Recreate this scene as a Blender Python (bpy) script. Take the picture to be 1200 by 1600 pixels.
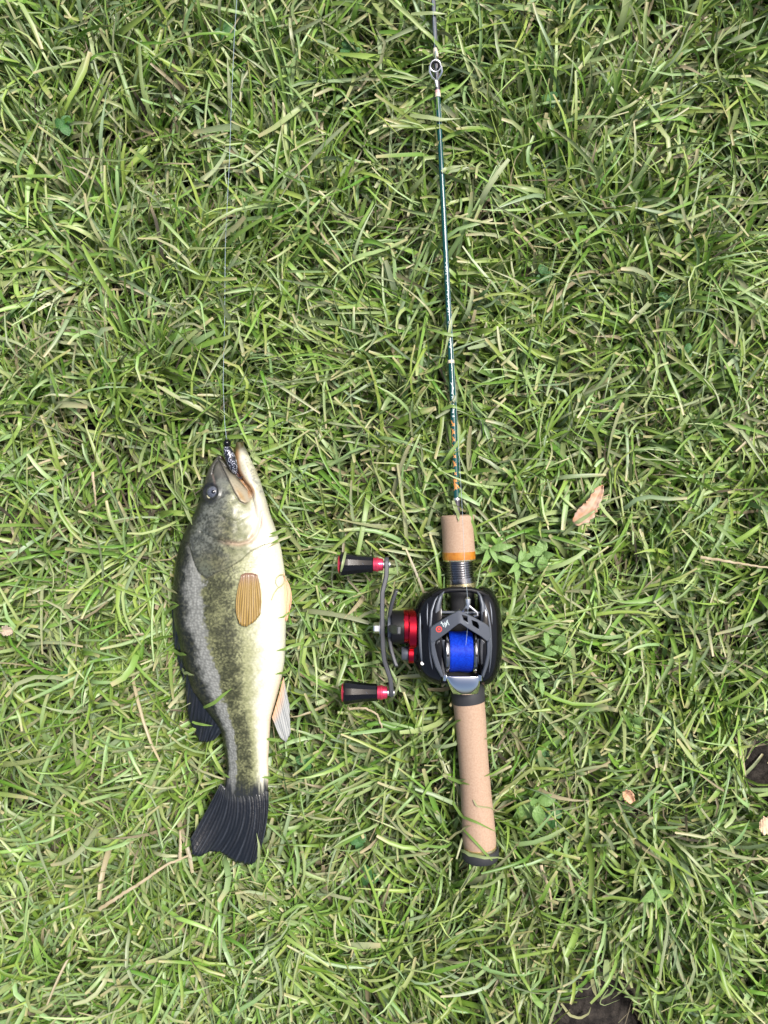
import bpy, bmesh, math, random
import numpy as np
from mathutils import Vector, Matrix
from mathutils.bvhtree import BVHTree

for o in list(bpy.data.objects):
    bpy.data.objects.remove(o, do_unlink=True)
scene = bpy.context.scene
COL = scene.collection
random.seed(7)
rng = np.random.default_rng(7)
R = math.radians

# ------------------------------------------------------------------ camera
CAMZ = 0.58                  # a phone held about 58 cm above the lawn, straight down
F = 1208.0                   # focal length in photo pixels (1200 x 1600)
cam_d = bpy.data.cameras.new('camera')
cam = bpy.data.objects.new('camera', cam_d)
COL.objects.link(cam)
cam.location = (0, 0, CAMZ)
cam_d.sensor_fit = 'VERTICAL'
cam_d.sensor_height = 24.0
cam_d.lens = F / 1600 * 24.0
cam_d.clip_start = 0.01
cam_d.clip_end = 200
scene.camera = cam

# ------------------------------------------------------------------ sky, sun, exposure
SUN_EL, SUN_AZ = 62, 50      # azimuth clockwise from +Y (top of the picture)
world = bpy.data.worlds.new('World')
scene.world = world
world.use_nodes = True
wn = world.node_tree.nodes
bg = wn['Background']
sky = wn.new('ShaderNodeTexSky')
sky.sky_type = 'NISHITA'
sky.sun_disc = False
sky.sun_elevation = R(SUN_EL)
sky.sun_rotation = R(SUN_AZ)
sky.air_density = 1.0
sky.dust_density = 6.0
sky.ozone_density = 0.6
world.node_tree.links.new(sky.outputs[0], bg.inputs[0])
bg.inputs[1].default_value = 0.052
sun_d = bpy.data.lights.new('sun', 'SUN')
sun_d.energy = 1.5
sun_d.angle = R(16)
sun_d.color = (1.0, 0.97, 0.92)
sun = bpy.data.objects.new('sun', sun_d)
COL.objects.link(sun)
d = Vector((math.sin(R(SUN_AZ)) * math.cos(R(SUN_EL)), math.cos(R(SUN_AZ)) * math.cos(R(SUN_EL)), math.sin(R(SUN_EL))))
sun.rotation_euler = d.to_track_quat('Z', 'Y').to_euler()
sun.location = d * 3
scene.view_settings.view_transform = 'Standard'
scene.view_settings.look = 'None'
scene.view_settings.gamma = 1.0
scene.view_settings.use_curve_mapping = False
scene.view_settings.exposure = 1.62
scene.render.engine = 'CYCLES'

# ------------------------------------------------------------------ helpers
def P(u, v, z):
    """a spot given as it lies on the lawn plan (photo units) at its own real height z"""
    D = CAMZ - z
    return Vector(((u - 600) / F * D, -(v - 800) / F * D, z))

def px(n, z=0.01):
    return n / F * (CAMZ - z)

def vnoise(x, y, seed=0):
    """smooth 2-D value noise in 0..1 (numpy)"""
    r = np.random.default_rng(seed).random((256, 256))
    xi = np.floor(x).astype(int); yi = np.floor(y).astype(int)
    fx = x - xi; fy = y - yi
    fx = fx * fx * (3 - 2 * fx); fy = fy * fy * (3 - 2 * fy)
    g = lambda a, b: r[a % 256, b % 256]
    return (g(xi, yi) * (1 - fx) + g(xi + 1, yi) * fx) * (1 - fy) + (g(xi, yi + 1) * (1 - fx) + g(xi + 1, yi + 1) * fx) * fy

def sstep(a, b, x):
    t = np.clip((x - a) / (b - a), 0, 1)
    return t * t * (3 - 2 * t)

def mat(name, col, rough=0.5, metal=0.0, spec=0.5, coat=0.0, bump=None, vary=None):
    """bump = (noise scale, strength, distance); vary = (noise scale, second colour)"""
    m = bpy.data.materials.new(name)
    m.use_nodes = True
    nt = m.node_tree
    b = nt.nodes['Principled BSDF']
    b.inputs['Base Color'].default_value = (*col, 1)
    b.inputs['Roughness'].default_value = rough
    b.inputs['Metallic'].default_value = metal
    b.inputs['Specular IOR Level'].default_value = spec
    b.inputs['Coat Weight'].default_value = coat
    b.inputs['Coat Roughness'].default_value = 0.08
    tc = nt.nodes.new('ShaderNodeTexCoord')
    if vary:
        n = nt.nodes.new('ShaderNodeTexNoise'); n.inputs['Scale'].default_value = vary[0]; n.inputs['Detail'].default_value = 5
        nt.links.new(tc.outputs['Object'], n.inputs['Vector'])
        rp = nt.nodes.new('ShaderNodeValToRGB')
        rp.color_ramp.elements[0].position = 0.38; rp.color_ramp.elements[1].position = 0.68
        rp.color_ramp.elements[0].color = (*col, 1); rp.color_ramp.elements[1].color = (*vary[1], 1)
        nt.links.new(n.outputs[0], rp.inputs[0]); nt.links.new(rp.outputs[0], b.inputs['Base Color'])
    if bump:
        n = nt.nodes.new('ShaderNodeTexNoise'); n.inputs['Scale'].default_value = bump[0]; n.inputs['Detail'].default_value = 4
        nt.links.new(tc.outputs['Object'], n.inputs['Vector'])
        bp = nt.nodes.new('ShaderNodeBump'); bp.inputs['Strength'].default_value = bump[1]; bp.inputs['Distance'].default_value = bump[2]
        nt.links.new(n.outputs[0], bp.inputs['Height']); nt.links.new(bp.outputs[0], b.inputs['Normal'])
    return m

def root(name, label, cat, loc, group=None):
    o = bpy.data.objects.new(name, None)
    o.empty_display_size = 0.02
    o.location = loc
    COL.objects.link(o)
    o['label'] = label; o['category'] = cat
    if group: o['group'] = group
    return o

def link(name, me, m, parent=None, smooth=True, sharp=38):
    o = bpy.data.objects.new(name, me)
    COL.objects.link(o)
    if m: me.materials.append(m)
    if smooth:
        me.polygons.foreach_set('use_smooth', [True] * len(me.polygons))
        if sharp: me.set_sharp_from_angle(angle=R(sharp))
    if parent:
        o.parent = parent
        if parent.type == 'EMPTY':
            o.matrix_parent_inverse = Matrix.Translation(parent.location).inverted()
    return o

def obj(name, verts, faces, m, parent=None, smooth=True, sharp=38, bevel=0):
    me = bpy.data.meshes.new(name)
    me.from_pydata([tuple(v) for v in verts], [], faces)
    bm = bmesh.new(); bm.from_mesh(me)
    bmesh.ops.recalc_face_normals(bm, faces=bm.faces)
    bm.to_mesh(me); bm.free()
    o = link(name, me, m, parent, smooth, sharp)
    if bevel:
        md = o.modifiers.new('bevel', 'BEVEL'); md.width = bevel; md.segments = 2; md.limit_method = 'ANGLE'; md.angle_limit = R(35)
    return o

class MB:
    def __init__(s): s.v = []; s.f = []
    def add(s, v, f):
        k = len(s.v); s.v += [Vector(a) for a in v]; s.f += [tuple(i + k for i in q) for q in f]; return s
    def build(s, name, m, parent=None, **kw): return obj(name, s.v, s.f, m, parent, **kw)

def rings(rs, closed_u=True, cap=True):
    """skin a list of equal-length rings"""
    n = len(rs[0]); v = [p for r in rs for p in r]; f = []
    for i in range(len(rs) - 1):
        for j in range(n if closed_u else n - 1):
            k = (j + 1) % n
            f.append((i * n + j, i * n + k, (i + 1) * n + k, (i + 1) * n + j))
    if cap and closed_u:
        f.append(tuple(range(n))[::-1]); f.append(tuple((len(rs) - 1) * n + j for j in range(n)))
    return v, f

def tube(pts, rad, seg=10, up=Vector((0, 0, 1)), flat=1.0):
    pts = [Vector(p) for p in pts]
    if not hasattr(rad, '__len__'): rad = [rad] * len(pts)
    rs = []
    for i, p in enumerate(pts):
        t = (pts[min(i + 1, len(pts) - 1)] - pts[max(i - 1, 0)]).normalized()
        a = t.cross(up)
        if a.length < 1e-4: a = t.cross(Vector((1, 0, 0)))
        a.normalize(); b = a.cross(t).normalized()
        rs.append([p + a * math.cos(q) * rad[i] + b * math.sin(q) * rad[i] * flat for q in [2 * math.pi * j / seg for j in range(seg)]])
    return rings(rs)

def lathe_x(cx, cy, cz, prof, seg=28, sz=1.0):
    """turned about an axis parallel to X: prof = [(dx, r)]"""
    return rings([[Vector((cx + dx, cy + r * math.cos(q), cz + r * sz * math.sin(q))) for q in [2 * math.pi * j / seg for j in range(seg)]] for dx, r in prof])

def plate(poly, zf, th, holes=(), name='plate', m=None, parent=None, bevel=0.0005):
    """extruded outline with holes; zf(u,v) gives the top height"""
    bm = bmesh.new()
    edges = []
    for loop in [poly, *holes]:
        vs = [bm.verts.new(P(u, v, zf(u, v))) for u, v in loop]
        edges += [bm.edges.new((vs[i], vs[(i + 1) % len(vs)])) for i in range(len(vs))]
    bmesh.ops.triangle_fill(bm, use_beauty=True, edges=edges)
    bmesh.ops.recalc_face_normals(bm, faces=bm.faces)
    if bm.faces and sum(f.normal.z for f in bm.faces) < 0: bmesh.ops.reverse_faces(bm, faces=bm.faces)
    ext = bmesh.ops.extrude_face_region(bm, geom=list(bm.faces))
    bmesh.ops.translate(bm, vec=(0, 0, th), verts=[g for g in ext['geom'] if isinstance(g, bmesh.types.BMVert)])
    bmesh.ops.translate(bm, vec=(0, 0, -th), verts=list(bm.verts))
    bmesh.ops.dissolve_limit(bm, angle_limit=R(1), verts=list(bm.verts), edges=list(bm.edges))
    bmesh.ops.recalc_face_normals(bm, faces=bm.faces)
    me = bpy.data.meshes.new(name); bm.to_mesh(me); bm.free()
    o = link(name, me, m, parent)
    if bevel:
        md = o.modifiers.new('bevel', 'BEVEL'); md.width = bevel; md.segments = 2; md.limit_method = 'ANGLE'; md.angle_limit = R(35)
    return o

def set_color(me, cols, name='Col'):
    a = me.attributes.new(name, 'FLOAT_COLOR', 'POINT')
    c = np.ones((len(cols), 4), np.float32); c[:, :3] = cols
    a.data.foreach_set('color', c.ravel())

# ------------------------------------------------------------------ ground
SOIL = -0.040
MOUNDS = [(0.160, -0.398, 0.040, 0.024), (0.292, -0.196, 0.032, 0.018)]     # bare earth showing through
def soil_h(x, y):
    m_ = 0
    for wx, wy, wr, wh in MOUNDS: m_ = m_ + wh * np.exp(-(((x - wx) ** 2 + (y - wy) ** 2) / wr ** 2) ** 2)
    return SOIL + m_ + 0.010 * (vnoise(x * 9 + 40, y * 9 + 40, 3) - 0.5) + 0.004 * (vnoise(x * 40 + 90, y * 40 + 90, 4) - 0.5)

m_soil = mat('soil', (0.014, 0.012, 0.011), 0.95, spec=0.2, bump=(260, 0.9, 0.004), vary=(150, (0.045, 0.038, 0.033)))
xs = np.concatenate([np.linspace(-60, -1.0, 14), np.linspace(-0.9, 0.9, 361), np.linspace(1.0, 60, 14)])
gx, gy = np.meshgrid(xs, xs)
gz = soil_h(gx, gy)
n = len(xs)
idx = np.arange(n * n).reshape(n, n)
fc = np.stack([idx[:-1, :-1], idx[:-1, 1:], idx[1:, 1:], idx[1:, :-1]], -1).reshape(-1, 4)
ground = obj('ground', np.stack([gx, gy, gz], -1).reshape(-1, 3).tolist(), fc.tolist(), m_soil, sharp=0)
ground['kind'] = 'structure'
# beyond the modelled blades the same lawn goes on, too far away to tell blades apart
_nt = m_soil.node_tree; _L = _nt.links.new; _bs = _nt.nodes['Principled BSDF']
_geo = _nt.nodes.new('ShaderNodeNewGeometry'); _len = _nt.nodes.new('ShaderNodeVectorMath'); _len.operation = 'LENGTH'; _L(_geo.outputs['Position'], _len.inputs[0])
_mr = _nt.nodes.new('ShaderNodeMapRange'); _mr.inputs[1].default_value = 1.3; _mr.inputs[2].default_value = 1.7; _L(_len.outputs['Value'], _mr.inputs[0])
_no = _nt.nodes.new('ShaderNodeTexNoise'); _no.inputs['Scale'].default_value = 30; _no.inputs['Detail'].default_value = 8; _L(_geo.outputs['Position'], _no.inputs['Vector'])
_cr = _nt.nodes.new('ShaderNodeValToRGB'); _cr.color_ramp.elements[0].position = .35; _cr.color_ramp.elements[0].color = (.05, .09, .018, 1); _cr.color_ramp.elements[1].position = .65; _cr.color_ramp.elements[1].color = (.15, .21, .07, 1)
_L(_no.outputs[0], _cr.inputs[0])
_mx = _nt.nodes.new('ShaderNodeMix'); _mx.data_type = 'RGBA'; _src = _bs.inputs['Base Color'].links[0].from_socket
_L(_mr.outputs[0], _mx.inputs[0]); _L(_src, _mx.inputs[6]); _L(_cr.outputs[0], _mx.inputs[7]); _L(_mx.outputs[2], _bs.inputs['Base Color'])

# ------------------------------------------------------------------ materials of the tackle
m_cork = mat('cork', (0.42, 0.295, 0.21), 0.75, spec=0.25, bump=(1400, 0.2, 0.0004), vary=(800, (0.36, 0.24, 0.165)))
m_orange = mat('orange_ring', (0.50, 0.20, 0.020), 0.28, spec=0.6, coat=0.6, vary=(300, (0.38, 0.13, 0.012)))
m_gold = mat('pale_gold', (0.80, 0.70, 0.42), 0.22, metal=0.9)
m_gun = mat('gunmetal', (0.30, 0.30, 0.31), 0.20, metal=1.0)
m_black = mat('gloss_black', (0.004, 0.004, 0.005), 0.10, spec=0.42, coat=0.0)
m_blackm = mat('matt_black', (0.007, 0.007, 0.008), 0.40, spec=0.3)
m_rubber = mat('dark_rubber', (0.028, 0.029, 0.032), 0.62, spec=0.35, bump=(1500, 0.12, 0.0003))
m_satin = mat('satin_graphite', (0.085, 0.096, 0.118), 0.36, metal=0.35, spec=0.5, bump=(2500, 0.08, 0.0002))
m_arm = mat('arm_grey', (0.085, 0.088, 0.096), 0.42, metal=0.5)
m_chrome = mat('chrome', (0.85, 0.86, 0.88), 0.06, metal=1.0)
m_silver = mat('silver', (0.88, 0.88, 0.88), 0.34, metal=1.0)
m_red = mat('red_anodised', (0.60, 0.022, 0.045), 0.17, metal=1.0)
m_pink = mat('pinkish_red_anodised', (0.75, 0.055, 0.12), 0.30, metal=0.65, coat=0.3)
m_blank = mat('slate_blank', (0.070, 0.078, 0.095), 0.36, spec=0.5, coat=0.2)
m_teal = mat('teal_blank', (0.004, 0.060, 0.058), 0.20, spec=0.5, coat=0.3)
m_wrap = mat('dark_wrap', (0.045, 0.036, 0.050), 0.35, coat=0.5, bump=(1800, 0.2, 0.0003))
m_wraplt = mat('pale_wrap', (0.66, 0.58, 0.42), 0.35, coat=0.4, bump=(1800, 0.25, 0.0003))
m_wrappk = mat('pink_wrap', (0.62, 0.36, 0.34), 0.35, coat=0.4, bump=(1800, 0.25, 0.0003))
m_white = mat('white_print', (0.52, 0.60, 0.60), 0.4)
m_orprint = mat('orange_print', (0.62, 0.27, 0.07), 0.4)
m_redprint = mat('red_print', (0.72, 0.07, 0.05), 0.4)
m_braid = mat('blue_braid', (0.003, 0.030, 0.44), 0.40, spec=0.4, vary=(900, (0.007, 0.075, 0.64)))
m_nylon = mat('grey_blue_nylon', (0.32, 0.40, 0.46), 0.22, spec=0.6)

# ------------------------------------------------------------------ fishing rod
AX_V = [-700, 0, 160, 330, 560, 720, 805, 890, 915, 1000, 1085, 1110, 1230, 1345]
AX_U = [640, 677, 684.5, 693, 704.5, 711.5, 714.5, 718, 720.5, 726, 731, 734, 743, 751.5]
AX_Z = 0.0065
def axc(v): return P(np.interp(v, AX_V, AX_U), v, AX_Z)
def rod_part(name, prof, m, parent, seg=36):
    """prof = [(v, half width in photo units)]; turned about the rod's axis"""
    rs = []
    for v, w in prof:
        c = axc(v); t = (axc(v + 8) - axc(v - 8)).normalized()
        a = t.cross(Vector((0, 0, 1))).normalized(); b = a.cross(t).normalized()
        r = px(w, AX_Z)
        rs.append([c + (a * math.cos(q) + b * math.sin(q)) * r for q in [2 * math.pi * j / seg for j in range(seg)]])
    v, f = rings(rs)
    return obj(name, v, f, m, parent)

rod = root('fishing_rod', 'baitcasting fishing rod with cork grips and a thin dark teal blank', 'fishing rod', axc(1000) - Vector((0, 0, 0.012)))
def blank_r(v): return float(np.interp(v, [-700, 0, 150, 400, 790], [2.6, 3.5, 3.9, 4.4, 5.0]))
def span(a, b, n=14, add=0.0): return [(a + (b - a) * i / n, blank_r(a + (b - a) * i / n) + add) for i in range(n + 1)]
t_up = rod_part('blank', span(-700, 77, 20), m_blank, rod, 20); t_up['label'] = 'slate grey upper blank'
t_lo = rod_part('blank', span(152, 781, 40), m_teal, rod, 24); t_lo['label'] = 'glossy dark teal lower blank'
rod_part('thread_wrap', span(76.5, 90, 4, 0.55), m_wraplt, rod, 20)
rod_part('thread_wrap', span(89.5, 142.5, 10, 0.3), m_wrap, rod, 20)
rod_part('thread_wrap', span(142, 147, 3, 0.5), m_wrappk, rod, 20)
rod_part('thread_wrap', span(146.5, 152.5, 3, 0.7), m_wraplt, rod, 20)
rod_part('winding_check', [(778, 5.6), (779, 6.1), (781.5, 6.1), (782, 5.6)], m_silver, rod, 24)
rod_part('blank_collar', [(781, 4.8), (806, 4.6), (812, 4.6)], m_wrap, rod, 24)
rod_part('thread_wrap', [(563, 5.1), (564, 5.5), (567, 5.5), (568, 5.1)], m_wraplt, rod, 20)
# line guide
gd = MB()
gc = P(680.5, 103, AX_Z + 0.010)
ringpts = []
rr = px(8.0, AX_Z + 0.01)
tilt = R(22)
def gpt(a, r): return gc + Vector((r * math.cos(a), r * math.sin(a) * math.cos(tilt), r * math.sin(a) * math.sin(tilt)))
def torus(cfun, r, tr, n=36, k=10):
    rs = []
    for i in range(n + 1):
        a = 2 * math.pi * i / n; c = cfun(a, r); o = (cfun(a, r + 0.001) - c).normalized(); up = o.cross((cfun(a + .05, r) - c).normalized()).normalized()
        rs.append([c + o * math.cos(q) * tr + up * math.sin(q) * tr for q in [2 * math.pi * j / k for j in range(k)]])
    return rings(rs, cap=False)
guide = obj('line_guide', *tube([gpt(R(180), rr + .0003), P(671, 112, AX_Z + .0085), P(675, 121, AX_Z + .006), P(680, 125.5, AX_Z + .0032), P(682.5, 136, AX_Z + .0022)], 0.00085, 8), m_silver, rod)
obj('leg', *tube([gpt(R(0), rr + .0003), P(690.5, 112, AX_Z + .0085), P(687, 121, AX_Z + .006), P(683, 125.5, AX_Z + .0032), P(682.5, 136, AX_Z + .0022)], 0.00085, 8), m_silver, guide)
obj('leg', *tube([gpt(R(90), rr + .0003), P(680.5, 92, AX_Z + .0075), P(680.8, 86, AX_Z + .003), P(680.5, 80, AX_Z + .0022)], 0.0007, 8), m_silver, guide)
obj('ring', *torus(gpt, rr, 0.0006), m_silver, guide)
obj('ring_insert', *torus(gpt, rr - 0.0010, 0.0009), m_blackm, guide)
# printed marks running along the blank
def on_blank(v, ang, lift=0.00006):
    c = axc(v); t = (axc(v + 8) - axc(v - 8)).normalized(); a = Vector((0, 0, 1)).cross(t).normalized(); a = -a if a.x < 0 else a
    r = px(blank_r(v), AX_Z) + lift
    return c + a * math.sin(ang) * r + Vector((0, 0, 1)) * math.cos(ang) * r
def stroke(mb, pts, w):
    """pts in (v, angle); a ribbon that follows the round blank"""
    pts2 = []
    for (v0, a0), (v1, a1) in zip(pts[:-1], pts[1:]):
        for i in range(3): pts2.append((v0 + (v1 - v0) * i / 3, a0 + (a1 - a0) * i / 3))
    pts2.append(pts[-1])
    vs = []; f = []
    for i, (v, a) in enumerate(pts2):
        v0, a0 = pts2[max(i - 1, 0)]; v1, a1 = pts2[min(i + 1, len(pts2) - 1)]
        dv, da = v1 - v0, (a1 - a0) * 4.6; L = math.hypot(dv, da) or 1
        nv, na = -da / L * w, dv / L * w / 4.6
        vs += [on_blank(v + nv, a + na), on_blank(v - nv, a - na)]
        if i: f.append((2 * i - 2, 2 * i - 1, 2 * i + 1, 2 * i))
    mb.add(vs, f)
rs_ = random.Random(5)
pr = MB(); v = 412
while v < 545:
    k = rs_.random()
    if k > 0.12:
        stroke(pr, [(v, -0.35), (v, 0.25)], 0.4)
        if k > 0.45: stroke(pr, [(v, -0.45), (v + 2.6, rs_.choice([-0.35, 0.2]))], 0.35)
        if k > 0.7: stroke(pr, [(v + 2.8, -0.3), (v + 2.8, 0.2)], 0.4)
    v += 5.4
for a, b in ((598, 616), (620, 624), (632, 646), (650, 652)):
    stroke(pr, [(a, 0.1), (b, -0.1)], 0.7)
    stroke(pr, [(a, -0.5), ((a + b) / 2, 0.35), (b, -0.4)], 0.5)
for s in (-1, 1): stroke(pr, [(164, s * 1.1), (197, s * 1.1)], 0.7)
stroke(pr, [(360, 0.1), (392, 0.1)], 0.6)
lt = pr.build('lettering', m_white, rod, smooth=False); lt['kind'] = 'stuff'; lt['label'] = 'small pale lettering along the teal blank'
pr = MB(); v = 657
while v < 762:
    w = rs_.uniform(0.45, 0.85)
    stroke(pr, [(v, -0.95), (v + 5, -0.5), (v + 9, 0.1)], w * 1.3)
    stroke(pr, [(v + 5, 0.15), (v + 9, -0.6)], w)
    if rs_.random() < .5: stroke(pr, [(v + 2, -.2), (v + 11, -0.85)], w * .8)
    v += rs_.uniform(11, 15)
stroke(pr, [(748, -0.9), (756, -0.5), (760, 0.5), (763, 0.9)], 1.1)
lt = pr.build('lettering', m_orprint, rod, smooth=False); lt['kind'] = 'stuff'; lt['label'] = 'orange brush script on the teal blank'
# handle
fg = rod_part('foregrip', [(804.5, 8), (804.8, 22), (806.5, 25.6), (809, 26.2), (816, 25.6), (830, 24.9), (848, 24.9), (862.5, 25.3)], m_cork, rod, 48); fg['label'] = 'short flared cork foregrip'
rod_part('trim_ring', [(862, 25.2), (862.4, 25.9), (872, 25.9), (874, 25.5)], m_orange, rod, 48)['label'] = 'glossy orange trim ring'
rod_part('trim_ring', [(873.8, 24), (874, 25.6), (876, 25.2), (876.3, 22)], m_gold, rod, 48)
pf = []
v = 876.0
while v < 903:
    pf += [(v, 20.4), (v + 1.3, 21.9), (v + 2.2, 21.9), (v + 3.4, 20.4)]; v += 3.7
rod_part('threaded_seat', pf, m_gun, rod, 48)
rod_part('locking_nut', [(902.5, 21), (902.8, 23), (905, 23), (905.3, 21.8), (908, 21.8), (908.3, 23), (910.5, 23), (911, 21)], m_gun, rod, 48)
rod_part('trim_ring', [(910.8, 21), (911, 22.6), (918, 22.6), (918.4, 20)], m_gold, rod, 48)
rod_part('reel_seat', [(918, 19), (925, 19.6), (1000, 20), (1070, 22), (1076, 26.2), (1090, 26.3), (1096.5, 25.6)], m_rubber, rod, 48)['label'] = 'dark reel seat under the reel'
rg = rod_part('rear_grip', [(1096, 24), (1096.2, 24.6), (1120, 24.3), (1160, 23.3), (1200, 23.2), (1240, 23.9), (1280, 25.3), (1305, 26.0), (1317, 25.8), (1322, 24.6), (1324, 22)], m_cork, rod, 48); rg['label'] = 'long tapered cork rear grip'
rod_part('trim_ring', [(1320.5, 24), (1321, 26.2), (1325.2, 26.0), (1325.6, 22)], m_gold, rod, 48)
rod_part('butt_cap', [(1325.2, 22), (1325.4, 27.8), (1327.5, 29.2), (1338, 29.0), (1342, 26), (1343, 12)], m_rubber, rod, 48)['label'] = 'black rubber butt cap'

# ------------------------------------------------------------------ reel
reel = root('baitcasting_reel', 'glossy black low-profile reel with blue line and red trim clamped on the rod', 'fishing reel', P(722, 1000, 0.012))
RZ = 0.024                                     # height of the crank and spool shaft
def pod(name, u0, u1, prof, v0f, v1f, z0f, z1f, m, seg=56, nn=2.6):
    """side cover: rounded sections stacked along X"""
    rs = []
    for k, s in prof:
        u = u0 + (u1 - u0) * k
        va, vb, za, zb = v0f(k), v1f(k), z0f(k), z1f(k)
        cv, cz = (va + vb) / 2, (za + zb) / 2
        rv, rz = (vb - va) / 2 * s, (zb - za) / 2 * s
        ring = []
        for j in range(seg):
            q = 2 * math.pi * j / seg
            c, sn = math.cos(q), math.sin(q)
            cc = math.copysign(abs(c) ** (2 / nn), c); ss = math.copysign(abs(sn) ** (2 / nn), sn)
            p = P(u, cv, RZ); p.y -= px(rv * cc, RZ); p.z = cz + rz * ss
            ring.append(p)
        rs.append(ring)
    v, f = rings(rs)
    return obj(name, v, f, m, reel, sharp=50)
dome = lambda e, n=9, top=0.93: [(top * i / n, (1 - (top * i / n) ** e) ** (1 / e)) for i in range(n + 1)]
rp = pod('side_plate', 754, 785, [(-0.12, 0.97)] + [(0.0, 1.0)] + dome(2.6)[1:] + [(0.975, 0.30)], lambda k: 916 + 6 * k, lambda k: 1071 - 4 * k, lambda k: 0.004 + .003 * k, lambda k: 0.0405 - 0.003 * k, m_black)
rp['label'] = 'smooth domed black palm side plate'
lp = pod('side_plate', 683, 644, [(-0.12, 0.97), (0.0, 1.0)] + dome(3.4, 9, 0.9)[1:] + [(0.95, 0.70), (0.955, 0.3)], lambda k: 917 + 14 * k, lambda k: 1070 - 12 * k, lambda k: 0.004 + .003 * k, lambda k: 0.0405 - 0.003 * k, m_black)
lp['label'] = 'black gear side plate'
# raised ribs dropped onto the side plates, edge highlights painted in as paler grey
dg = bpy.context.evaluated_depsgraph_get()
def tree_of(obs):
    bpy.context.view_layer.update(); d_ = bpy.context.evaluated_depsgraph_get()
    V = []; T = []
    for o in obs:
        e = o.evaluated_get(d_); me = e.to_mesh(); me.calc_loop_triangles(); k = len(V)
        V += [o.matrix_world @ v.co for v in me.vertices]; T += [tuple(i + k for i in t.vertices) for t in me.loop_triangles]
        e.to_mesh_clear()
    return BVHTree.FromPolygons(V, T)
podtree = tree_of([rp, lp])
def drop(u, v, tree, lift=0.0, default=0.03):
    z = default
    for _ in range(3):
        p = P(u, v, z); h = tree.ray_cast(Vector((p.x, p.y, 0.3)), Vector((0, 0, -1)))
        if h[0] is None: break
        z = h[0].z
    return P(u, v, z + lift)
def highlight_rib(name, pts, r, m, parent, flat=0.55):
    us = np.array([p[0] for p in pts], float); vs_ = np.array([p[1] for p in pts], float)
    tt = np.linspace(0, len(pts) - 1, 4 * len(pts)); k = np.arange(len(pts))
    P3 = [drop(np.interp(t, k, us), np.interp(t, k, vs_), podtree, -0.0001) for t in tt]
    rr_ = [r * max(0.15, math.sin(math.pi * (i + 0.3) / (len(P3) - 0.4)) ** 0.5) for i in range(len(P3))]
    return obj(name, *tube(P3, rr_, 10, flat=flat), m, parent)
highlight_rib('highlight_rib', [(656.5, 958), (656.3, 985), (657.2, 1010), (659.5, 1036)], 0.0013, m_satin, lp)
highlight_rib('highlight_rib', [(668.5, 942), (667.5, 958), (668, 978)], 0.0006, m_satin, lp)
highlight_rib('highlight_rib', [(690, 924), (680, 938), (674.5, 955), (672.5, 978), (671.5, 1005), (673, 1030), (676, 1046)], 0.0010, m_satin, lp)
highlight_rib('highlight_rib', [(765, 940), (767.5, 955), (769, 976)], 0.0006, m_satin, rp)
highlight_rib('highlight_rib', [(749, 930), (757, 944), (763, 962), (766, 982), (767.5, 1010), (766, 1035), (764, 1052)], 0.0008, m_satin, rp)
obj('screw', *tube([drop(660, 1036.5, podtree, -.0012), drop(660, 1036.5, podtree, .0004)], [.0014, .0012], 12, up=Vector((1, 0, 0))), m_silver, lp)
# frame between the plates
fr = MB()
fr.add(*tube([P(676, 931, .031), P(688, 924.5, .033), P(703, 921.5, .034), P(719, 921, .034), P(735, 921.5, .034), P(750, 925, .033), P(762, 932, .031)], [.0020] * 7, 12, flat=1.5))
def block(poly, z0, z1, mb):
    a = [P(u, v, z0) for u, v in poly]; b = [P(u, v, z1) for u, v in poly]; n_ = len(poly)
    mb.add(a + b, [tuple(range(n_))[::-1], tuple(range(n_, 2 * n_))] + [(i, (i + 1) % n_, n_ + (i + 1) % n_, n_ + i) for i in range(n_)])
block([(688, 960), (752, 960), (752, 966), (688, 966)], .016, .033, fr)
block([(676, 934), (689, 930), (690, 962), (690, 1060), (678, 1060)], .010, .030, fr)
block([(762, 936), (751, 930), (750, 962), (749, 1060), (762, 1058)], .010, .030, fr)
block([(690, 1048), (752, 1048), (752, 1068), (690, 1068)], .016, .025, fr)
block([(688, 966), (752, 966), (752, 1048), (688, 1048)], .013, .0165, fr)
fr.build('frame', m_blackm, reel, bevel=0.0006)
plate([(697, 920), (692, 931), (689, 945), (688, 965), (688, 1000), (677, 1000), (677.5, 968), (681, 946), (687, 929)], lambda u, v: .0388 - .00010 * max(0, 945 - v), .009, name='side_rail', m=m_satin, parent=reel, bevel=.0012)
plate([(743, 920), (748, 931), (751, 945), (752, 965), (752, 1000), (763, 1000), (761.5, 968), (758, 946), (752, 929)], lambda u, v: .0388 - .00010 * max(0, 945 - v), .009, name='side_rail', m=m_satin, parent=reel, bevel=.0012)
obj('cross_bar', *tube([P(688, 956.5, .034), P(752, 957.5, .034)], 0.0011, 10), m_satin, reel)
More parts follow.
